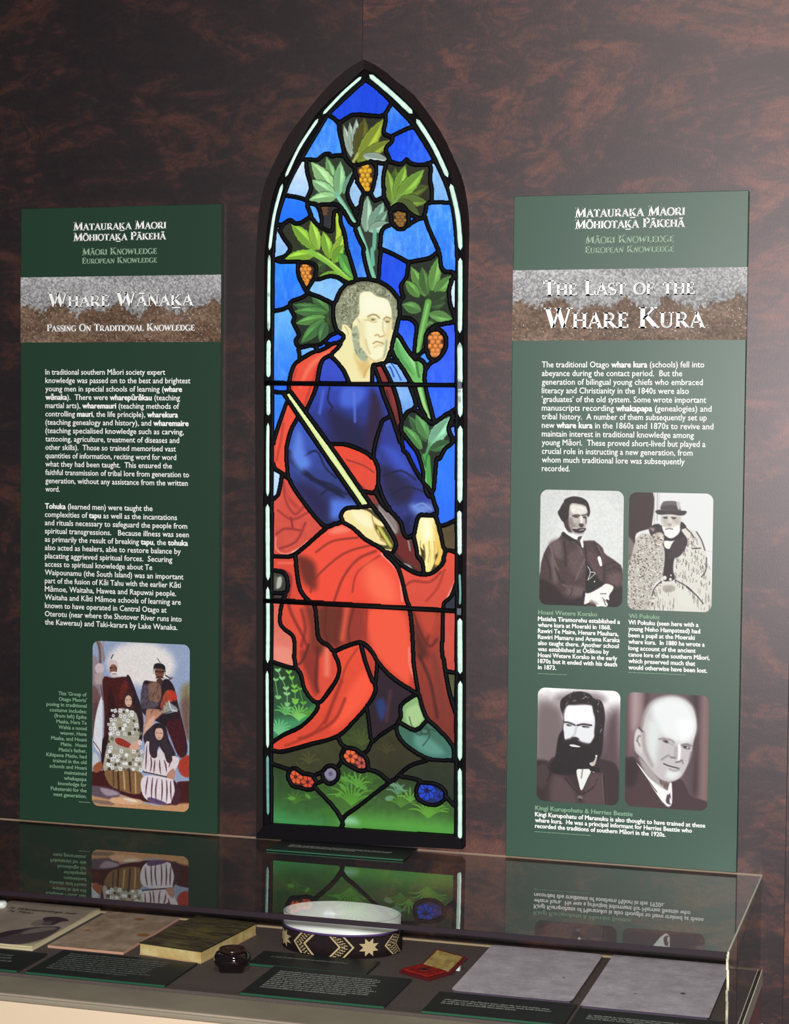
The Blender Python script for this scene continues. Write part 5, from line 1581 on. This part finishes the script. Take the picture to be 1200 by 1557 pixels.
# ---- things lying in the case
cardg = mat('dark_green_card', (38, 40, 42), .5, .4); cardedge = mat('green_card_edge', (26, 88, 62), .5)
ink = mat('faded_white_print', (176, 176, 172), .6); inkdim = mat('dim_print', (120, 124, 120), .6)
Z = ZD + .0004
def card(label, x0, x1, y0, y1, group, zc=Z, th=.004, lines=None, tm=ink, cat='caption card', seed=1, xs=None):
    t = empty('caption_card', ((x0+x1)/2, (y0+y1)/2, zc), label, cat, group)
    bo = bevel(obj('card_board', *box(x0, x1, y0, y1, zc, zc + th), cardg, t), .0004, 1)
    obj('card_edge', *box(x0 + .0005, x1 - .0005, y0 - .0006, y0 - .0001, zc + .0004, zc + th - .0004), cardedge, t)
    if lines:
        xa, xb, ya, yb, n = lines; R = random.Random(seed); V, F = [], []; pitch = (yb - ya) / n; zz = zc + th + .0003
        for i in range(n):
            y = yb - (i + 1) * pitch; x = xa; end = xb - (R.uniform(0, .02) if i < n - 1 else (xb - xa) * R.uniform(.1, .5))
            while x < end:
                L = R.uniform(.004, .014); L = min(L, end - x)
                k = 0
                while k < L:          # rows of small print, too small to read: letter-sized marks
                    wv = R.uniform(.0010, .0016); hv = pitch * R.choice([.42, .42, .6]); j = len(V); V += [(x+k, y, zz), (x+k+wv, y, zz), (x+k+wv, y+hv, zz), (x+k, y+hv, zz)]; F.append((j, j+1, j+2, j+3)); k += wv + .0005
                x += L + .0022
        obj('card_print', V, F, tm, bo)
    return t
G = 'caption cards inside the case'
card('dark green caption card in front of the folded booklet at the far left', -.74, -.470, -.400, -.290, G, lines=(-.70, -.50, -.375, -.31, 4), seed=2, tm=inkdim)
card('dark green caption card in front of the stained sheet and brown book', -.4545, -.205, -.4005, -.262, G, lines=(-.432, -.245, -.372, -.272, 9), seed=3, tm=inkdim)
card('small dark green caption card partly under the patterned headband', -.125, .085, -.236, -.155, G, lines=(-.10, .07, -.19, -.175, 1), seed=4, zc=Z, tm=inkdim)
card('dark green caption card in front of the patterned headband', -.076, .165, -.3985, -.2385, G, lines=(-.056, .13, -.362, -.258, 10), seed=5)
card('dark green caption strip in front of the left handwritten letter', .226, .451, -.400, -.2915, G, lines=(.245, .43, -.355, -.325, 3), seed=6)
card('dark green caption strip in front of the right handwritten letter', .4575, .69, -.400, -.3085, G, lines=(.478, .66, -.362, -.336, 3), seed=7)
a, b, c_, d_ = [at(u, v, z=ZG + .003) for u, v in ((433, 1274), (414, 1292), (613, 1307.5), (632, 1291))]
card('dark green caption card on the glass top under the stained glass', a[0] + .001, c_[0], b[1], BY - .004, 'caption card on the glass', zc=ZG + .0006, th=.003, lines=(a[0] + .03, c_[0] - .03, b[1] + .03, b[1] + .05, 3), seed=8)
# handwritten letters
PAP = vmat('written_paper', .7, .3)
def letter(label, x0, x1, y0, y1, folds, seed, stains, crad=0):
    c = Canvas(x0, x1, y0, y1, .0013, 0, (204, 190, 204), zp=Z); c.c *= 1
    h_, w_ = c.h, c.w; n = vnoise(h_, w_, 20, 20, seed, 3); c.c += (n[..., None] - .5) * 44 + (vnoise(h_, w_, 3, 3, seed + 1, 2)[..., None] - .5) * 22
    rs = random.Random(seed); yy = 5
    while yy < h_ - 3:
        x = 4 + rs.uniform(0, 3)
        while x < w_ - 4:
            L = rs.uniform(3, 9); c.stroke(np.array([(x, yy + rs.uniform(-.4, .4)), (x + L, yy + rs.uniform(-.4, .4))]), (140, 126, 144), .8, .5, rs.uniform(.1, .5)); x += L + 2
        yy += 4.2
    for f in folds:
        y = f * h_; c.stroke(np.array([(0, y + 1.3), (w_, y + 1.3)]), (140, 126, 142), 1.6, .8, .7); c.stroke(np.array([(0, y), (w_, y)]), (232, 222, 232), 1.2, .6, .9)
    for (sx, sy, r) in stains: c.ell((sx * w_, sy * h_), r, r * 1.3, 0, (96, 56, 60), 1.5, .8)
    t = empty('handwritten_letter', ((x0+x1)/2, (y0+y1)/2, Z), label, 'letter', 'handwritten letters')
    print_mesh(c, 'written_sheet', PAP, t, crad, .0058)
    bevel(obj('shadow_edge', *box(x0 + .003, x1 - .003, y0 + .003, y1 - .003, Z, Z + .0055), mat('purple_grey_shade', (78, 62, 84), .8), t), .0005, 1)  # block under the sheet, purple-grey to imitate the shadow edge below the letter
    return t
letter('handwritten letter with three folds, left of the two on the right of the case', .243, .4405, -.287, .0025, (.28, .62, .8), 41, ((.8, .55, 1.6),), .012)
letter('handwritten letter with a dark spot, at the right end of the case', .457, .659, -.303, .0055, (.28, .53, .82), 43, ((.72, .62, 3.2), (.36, .70, 1.6)), .002)
# stained sheet
dz = Z + .0045
c = Canvas(-.4925, -.349, -.245, .005, .0013, 0, (180, 152, 134), zp=dz); c.c += (vnoise(c.h, c.w, 30, 20, 5, 4)[..., None] - .5) * 60
n = vnoise(c.h, c.w, 16, 26, 15, 3); c.c -= np.clip(np.abs(n - .5) * -8 + .6, 0, 1)[..., None] * 22
c.sec = 'k'
for (p, rx, ry) in (('700,570', 9, 6), ('1060,340', 7, 7), ('1090,460', 9, 8), ('665,425', 4, 5)): c.ell(c.pts(p)[0], rx, ry, 0, (158, 92, 42), 3, .75)
t = empty('stained_sheet', (-.42, -.12, Z), 'brown-spotted old sheet between the booklet and the brown book', 'document')
print_mesh(c, 'sheet_face', PAP, t, 0, .0003)
bevel(obj('sheet_board', *box(-.4925, -.349, -.245, .005, Z, dz), mat('pinkish_board', (214, 160, 140), .7), t), .0005, 1)
# brown book
bt = .0215
t = empty('closed_book', (-.26, -.13, Z), 'worn dark brown book with yellowed page edges, left of the black inkwell', 'book')
P = [at(u, v, z=ZD)[:2] for u, v in ((212, 1452), (306, 1466))]; back = at(390, 1422, z=ZD)[:2]
e1 = P[1] - P[0]; e2 = back - P[1]; bl = P[0] + e2
def inset(q, d): m_ = sum(q) / 4; return [tuple(p + (m_ - p) * d) for p in q]
Q = [P[0], P[1], back, bl]
V, F = prism(inset(Q, .012), Z + .0015, Z + bt - .002)
obj('page_block', V, F, mat('yellowed_pages', (232, 206, 150), .8, vary=(40, (205, 166, 100)), bump=(600, .5)), t)
V, F = prism([tuple(p) for p in Q], Z, Z + .0014); obj('back_cover', V, F, mat('book_cover_edge', (200, 160, 130), .7), t)
bc = Canvas(min(p[0] for p in Q), max(p[0] for p in Q), min(p[1] for p in Q), max(p[1] for p in Q), .0013, 0, (92, 80, 56), zp=Z + bt)
n = vnoise(bc.h, bc.w, 5, 30, 61, 4); n2 = vnoise(bc.h, bc.w, 30, 40, 62, 2)
bc.c += np.stack([(n - .5) * 90 + (n2 - .5) * 40, (n - .5) * 80 + (n2 - .5) * 36, (n - .5) * 50], -1)
k = np.clip(np.abs(vnoise(bc.h, bc.w, 12, 30, 63, 3) - .5) * -14 + .6, 0, 1)[..., None]; bc.c = bc.c * (1 - k * .6) + np.array([150, 136, 108]) * k * .6
V, F = prism([tuple(p) for p in Q], Z + bt - .002, Z + bt - .0001); obj('front_cover', V, F, mat('dark_cover', (52, 46, 30), .5), t)
gy, gx = np.mgrid[0:bc.h, 0:bc.w]; A = np.array(Q[0]); s_ = gx / (bc.w - 1); t_ = 1 - gy / (bc.h - 1)
Vv = A[None, None] + s_[..., None] * e1 + t_[..., None] * e2
Vv = np.concatenate([Vv, np.full((bc.h, bc.w, 1), Z + bt)], 2).reshape(-1, 3); idx = (np.arange(bc.h-1)[:, None]*bc.w + np.arange(bc.w-1)[None]).ravel()
grid_mesh('cover_print', Vv, np.stack([idx, idx+bc.w, idx+bc.w+1, idx+1], 1), bc.linear().reshape(-1, 3), vmat('cover_print', .4, .5), t)
# booklet
zb = Z + .006
pb = [at(u, v, z=zb)[:2] for u, v in ((-90, 1432), (49, 1448), (150, 1379), (147, 1371.5), (20, 1360))]
t = empty('folded_booklet', (pb[1][0] - .1, pb[1][1] + .12, Z), 'folded booklet with a dark print, at the left end of the case', 'booklet')
x0, x1 = pb[1][0] - .2, pb[1][0]
xb0, xb1, yb0, yb1 = x0, -.523, -.272, .0055
c = Canvas(xb0, -.508, yb0, yb1, .0010, 0, (172, 152, 142), zp=zb + .0023); c.c += (vnoise(c.h, c.w, 40, 40, 71, 3)[..., None] - .5) * 24
c.run('''
@o
P d8c8a0 3 -20,650 330,640 560,570 900,370 1100,240 1120,280 900,400 600,560 380,740 -20,690
P 5c4a50 2 -60,560 60,500 200,478 330,455 450,445 620,440 690,460 560,550 420,605 250,640 60,640 -60,630
P 8a7878 3 240,520 330,480 460,455 600,450 640,470 480,500 300,525
P 43303e 3 -60,540 60,500 200,478 280,480 160,530 -40,580
P 4c3844 1.5 490,350 560,332 680,335 770,360 775,380 690,390 620,420 560,430 500,420
P 8c7c76 2.5 350,410 420,370 500,370 480,420 400,440
P 6c5c5c 2.5 470,420 540,380 600,390 560,430
''')
print_mesh(c, 'cover_print', PAP, t, .004, .0002)
bevel(obj('folded_leaf', *box(xb0 + .001, -.509, yb0 + .001, yb1 - .001, Z + .0045, zb + .0022), mat('cream_paper', (226, 208, 176), .8), t), .0008, 1)
bevel(obj('folded_leaf', *box(xb0 + .002, -.5065, yb0 - .002, yb1 - .003, Z, Z + .0042), mat('cream_paper', (226, 208, 176), .8), t), .0008, 1)
def flat_text(s, pl, pr, zz, hgt, m, parent, shear=0):
    a, f = line_mesh(s, .015); A, B = at(*pl, z=zz), at(*pr, z=zz); k = (B[0] - A[0]) / (a[:, 0].max() - a[:, 0].min()); X = A[0] + (a[:, 0] - a[:, 0].min()) * k; Yv = A[1] + (B[1]-A[1]) * (a[:, 0] / a[:, 0].max()) + a[:, 1] * hgt
    return obj('cover_text', np.stack([X + a[:, 1]*shear, Yv, zz + a[:, 2]], 1), f, m, parent)
dk = mat('black_print', (40, 32, 36), .6)
flat_text('Te Whanaumotanga nuat', (9, 1381.5), (114, 1390.5), zb + .0029, .022, dk, t, .004); flat_text('Te Tikao', (8, 1385.5), (48, 1389.5), zb + .0029, .018, dk, t, .004)
# white disc added in place of a flash glint, at the left edge
a = at(3, 1374, y=-.42)
def lathe(name, prof, cx, cy, m, parent, n=32, sx=1, sy=1, rot=0, smooth=True):
    V, F = [], []
    for r, z in prof:
        for i in range(n): t_ = i * 2 * math.pi / n + rot; V.append((cx + r*sx*math.cos(t_), cy + r*sy*math.sin(t_), z))
    for j in range(len(prof) - 1):
        for i in range(n): F.append((j*n+i, j*n+(i+1) % n, (j+1)*n+(i+1) % n, (j+1)*n+i))
    F.append(tuple(range(n))[::-1]); F.append(tuple((len(prof)-1)*n + i for i in range(n)))
    return obj(name, V, F, m, parent, smooth)
a = at(2, 1376, z=zb + .008)
o = lathe('glint_disc', [(.001, Z + .009), (.0085, Z + .009), (.0105, Z + .012), (.0105, Z + .0185), (.008, Z + .0215), (.001, Z + .0222)], a[0], a[1], mat('glint_white', (250, 248, 250), .3, .6), None)
tag(o, 'small round white weight resting on the booklet at the far left', 'paperweight')
# ---- inkwell
IC = at(349, 1478, z=ZD); ix, iy = IC[0], IC[1] + .012
t = empty('inkwell', (ix, iy, Z), 'squat black glass inkwell beside the brown book', 'inkwell')
blk = mat('black_ink_glass', (22, 9, 15), .06, .8, coat=.6)
ang = .25; S_ = .0225
sq = lambda s, n=40: [(s*np.sign(math.cos(t))*abs(math.cos(t))**(.36), s*np.sign(math.sin(t))*abs(math.sin(t))**(.36)) for t in [k*2*math.pi/n for k in range(n)]]
V, F = [], []; lv = [(.0205, 0), (.0215, .002), (.0218, .006), (.024, .009), (.0285, .014), (.0295, .020), (.0285, .0255), (.0255, .030), (.0205, .0325)]; n = 40
for j, (s, zz) in enumerate(lv):
    p4 = sq(s); f = j / (len(lv) - 1)
    for k in range(n):
        tt = k*2*math.pi/n; rx, ry = s*math.cos(tt)*1.05, s*math.sin(tt)*1.05; x, y = p4[k][0]*(1-f)+rx*f, p4[k][1]*(1-f)+ry*f
        V.append((ix + x*math.cos(ang) - y*math.sin(ang), iy + x*math.sin(ang) + y*math.cos(ang), Z + zz))
for j in range(len(lv)-1):
    for k in range(n): F.append((j*n+k, j*n+(k+1) % n, (j+1)*n+(k+1) % n, (j+1)*n+k))
F.append(tuple(range(n))[::-1]); F.append(tuple((len(lv)-1)*n+k for k in range(n)))
obj('body', V, F, blk, t, True)
lathe('rim', [(.0205, Z+.0318), (.0218, Z+.0335), (.0222, Z+.0355), (.0210, Z+.0372), (.0165, Z+.0375), (.0145, Z+.0365), (.013, Z+.033)], ix, iy, mat('brown_black_rim', (52, 30, 28), .2, .7), t)
# ---- headband on its support
hx0, hy0, RX, RY = -.0105, -.0715, .1075, .077
Z1, Z2 = Z + .0385, Z + .061
t = empty('woven_headband', (hx0, hy0, Z), 'round dark woven headband with cream stars and chevrons on a white support', 'headband')
def ringwall(name, r0, z0, z1, m, n=72, th=.0014, sub=1, ripple=0):
    V, F = [], []
    for i in range(n):
        a = i*2*math.pi/n; q = 1 + ripple * math.sin(5*a + 1) + ripple * .6 * math.sin(11*a)
        for dr, zz in ((0, z0), (0, z1), (-th, z1), (-th, z0)): V.append((hx0 + (RX + r0 + dr)*q*math.cos(a), hy0 + (RY + r0 + dr)*q*math.sin(a), zz))
    for i in range(n):
        j = (i+1) % n
        for k in range(4): F.append((i*4+k, j*4+k, j*4+(k+1) % 4, i*4+(k+1) % 4))
    return obj(name, V, F, m, t, True)
BAND = ringwall('woven_band', 0, Z, Z1, mat('dark_brown_weave', (50, 33, 36), .85, .2, bump=(900, .8), vary=(700, (36, 24, 28))))
ringwall('purple_rim', .0012, Z1 - .0008, Z1 + .0026, mat('purple_rim', (92, 60, 120), .6))
ringwall('support', -.002, Z, Z2, mat('white_translucent_plastic', (252, 250, 250), .35, .5, emit=(0, 0, 0)), th=.0025)
obj('support_floor', [(hx0 + (RX-.004)*math.cos(i*math.pi/18), hy0 + (RY-.004)*math.sin(i*math.pi/18), Z + .002) for i in range(36)], [tuple(range(36))], mat('white_card', (235, 230, 232), .6), t)
creamw = mat('cream_fibre', (214, 186, 142), .85, bump=(900, .5))
def ang_of(u):
    best = None
    for i in range(721):
        a = math.radians(180 + i * .25 * 180 / 180 - 0) if 0 else math.radians(175 + i * .265)
        p = (hx0 + RX*math.cos(a), hy0 + RY*math.sin(a), Z + .019)
        # only the side that faces the visitor
        nrm = np.array([math.cos(a)/RX, math.sin(a)/RY, 0]); 
        if nrm @ (CAM - np.array(p)) < 0: continue
        d = abs(uv_of(p)[0] - u)
        if best is None or d < best[0]: best = (d, a)
    return best[1]
def on(a, f, off=.0007): return (hx0 + (RX+off)*math.cos(a), hy0 + (RY+off)*math.sin(a), Z + .0018 + f*.035)
def motif(name, polys):
    V, F = [], []
    for P in polys:
        n0 = len(V)
        for a, f in P: V.append(on(a, f))
        F.append(tuple(range(n0, n0 + len(P))))
    return obj(name, V, F, creamw, BAND)
A_ = lambda x: ang_of(400 + x / 5)
def chevron(name, xc, dirn, w, lay):
    """nested zigzag bands; a solid outer, checked inner rows"""
    polys = []; da = (A_(xc + 10) - A_(xc - 10)) / 20.; a0 = A_(xc)
    def strip(off, wd_, chk):
        segs = 9 if chk else 1
        for half in (0, 1):
            for s in range(segs):
                if chk and (s + (off // 9)) % 2: continue
                f0, f1 = s / segs, (s + (1 if chk is False else .8)) / segs
                def pt(f, o): yy = .5 + .5*f if half else .5 - .5*f; return (a0 + da * (off + o - dirn * -1 * w * f * -1), yy)
                P = [pt(f0, 0), pt(f0, wd_), pt(f1, wd_), pt(f1, 0)]
                polys.append(P)
    for off, wd_, chk in lay: strip(off, wd_, chk)
    return motif(name, polys)
chevron('chevron_motif', 236, -1, 46, [(0, 13, False), (22, 9, True), (33, 9, True), (44, 9, True), (62, 13, False)])
chevron('chevron_motif', 575, 1, 68, [(0, 16, False), (24, 10, True), (37, 10, True), (50, 10, True), (63, 10, True), (96, 16, False)])
chevron('chevron_motif', 922, -1, 70, [(0, 14, False), (22, 11, True), (36, 11, True), (50, 11, True), (64, 11, True), (78, 11, True), (100, 9, False)])
def star(xc, rx):
    a0 = A_(xc); da = (A_(xc + 8) - A_(xc - 8)) / 16.; P = []
    for i in range(16):
        r = 1 if i % 2 == 0 else .55; th = i * math.pi / 8 + math.pi/8; P.append((a0 + da * rx * r * math.cos(th), .5 + .47 * r * math.sin(th)))
    c0 = (a0, .5); return motif('star_motif', [[c0, P[i], P[(i+1) % 16]] for i in range(16)])
star(806, 82); star(168, 36)
# ---- small red case, open
t = empty('red_photo_case', (.17, -.17, Z), 'small open red velvet case with a gilt plate, between the headband and the letters', 'case')
hA, hB = at(640, 1468, z=ZD + .004), at(683, 1480, z=ZD + .004); fB, fA = at(652, 1493, z=ZD), at(606, 1480, z=ZD)
red = mat('red_velvet', (176, 36, 32), .8, .2, vary=(120, (120, 20, 22)), bump=(300, .8)); dred = mat('dark_red_leather', (96, 22, 30), .5)
V, F = prism([tuple(fA[:2]), tuple(fB[:2]), tuple(hB[:2]), tuple(hA[:2])], Z, Z + .005); bevel(obj('tray', V, F, dred, t), .0008)
q = [np.array(p[:2]) for p in (fA, fB, hB, hA)]; m_ = sum(q) / 4
V, F = prism([tuple(m_ + (p - m_) * .9) for p in q], Z + .005, Z + .0085); cu_ = bevel(obj('velvet_cushion', V, F, red, t), .003, 3)
o = lathe('cushion_button', [(.008, Z+.0086), (.0095, Z+.0092), (.006, Z+.0094), (.003, Z+.0086)], m_[0], m_[1], dred, cu_, 16)
# lid leans back from the hinge
def lidpt(s, r, off=0):
    b = hA + (hB - hA) * s; yv = np.array([-.2, .98, 0]); L = .045
    th = math.radians(27); d = np.array([.47 * math.cos(th), .88 * math.cos(th), math.sin(th)]); nn = np.array([-.47 * math.sin(th), -.88 * math.sin(th), math.cos(th)])
    return b + d * L * r + nn * off
def slabq(name, s0, s1, r0, r1, o0, o1, m, par=None):
    V = [lidpt(s, r, o) for o in (o0, o1) for s, r in ((s0, r0), (s1, r0), (s1, r1), (s0, r1))]
    return obj(name, V, [(3, 2, 1, 0), (4, 5, 6, 7), (0, 1, 5, 4), (1, 2, 6, 5), (2, 3, 7, 6), (3, 0, 4, 7)], m, par or t)
lid_ = slabq('lid', -.02, 1.04, 0, 1, -.003, 0, dred)
slabq('gilt_plate', .05, .93, .06, .93, 0, .0012, mat('gilt_plate', (176, 150, 92), .45, .5, vary=(90, (140, 112, 62)), bump=(400, .6)), lid_)
w_ = at(698, 1476, z=ZD); obj('support_block', *box(w_[0]-.006, w_[0]+.002, w_[1]-.003, w_[1]+.006, Z, Z+.008), mat('white_block', (245, 245, 248), .4), t)
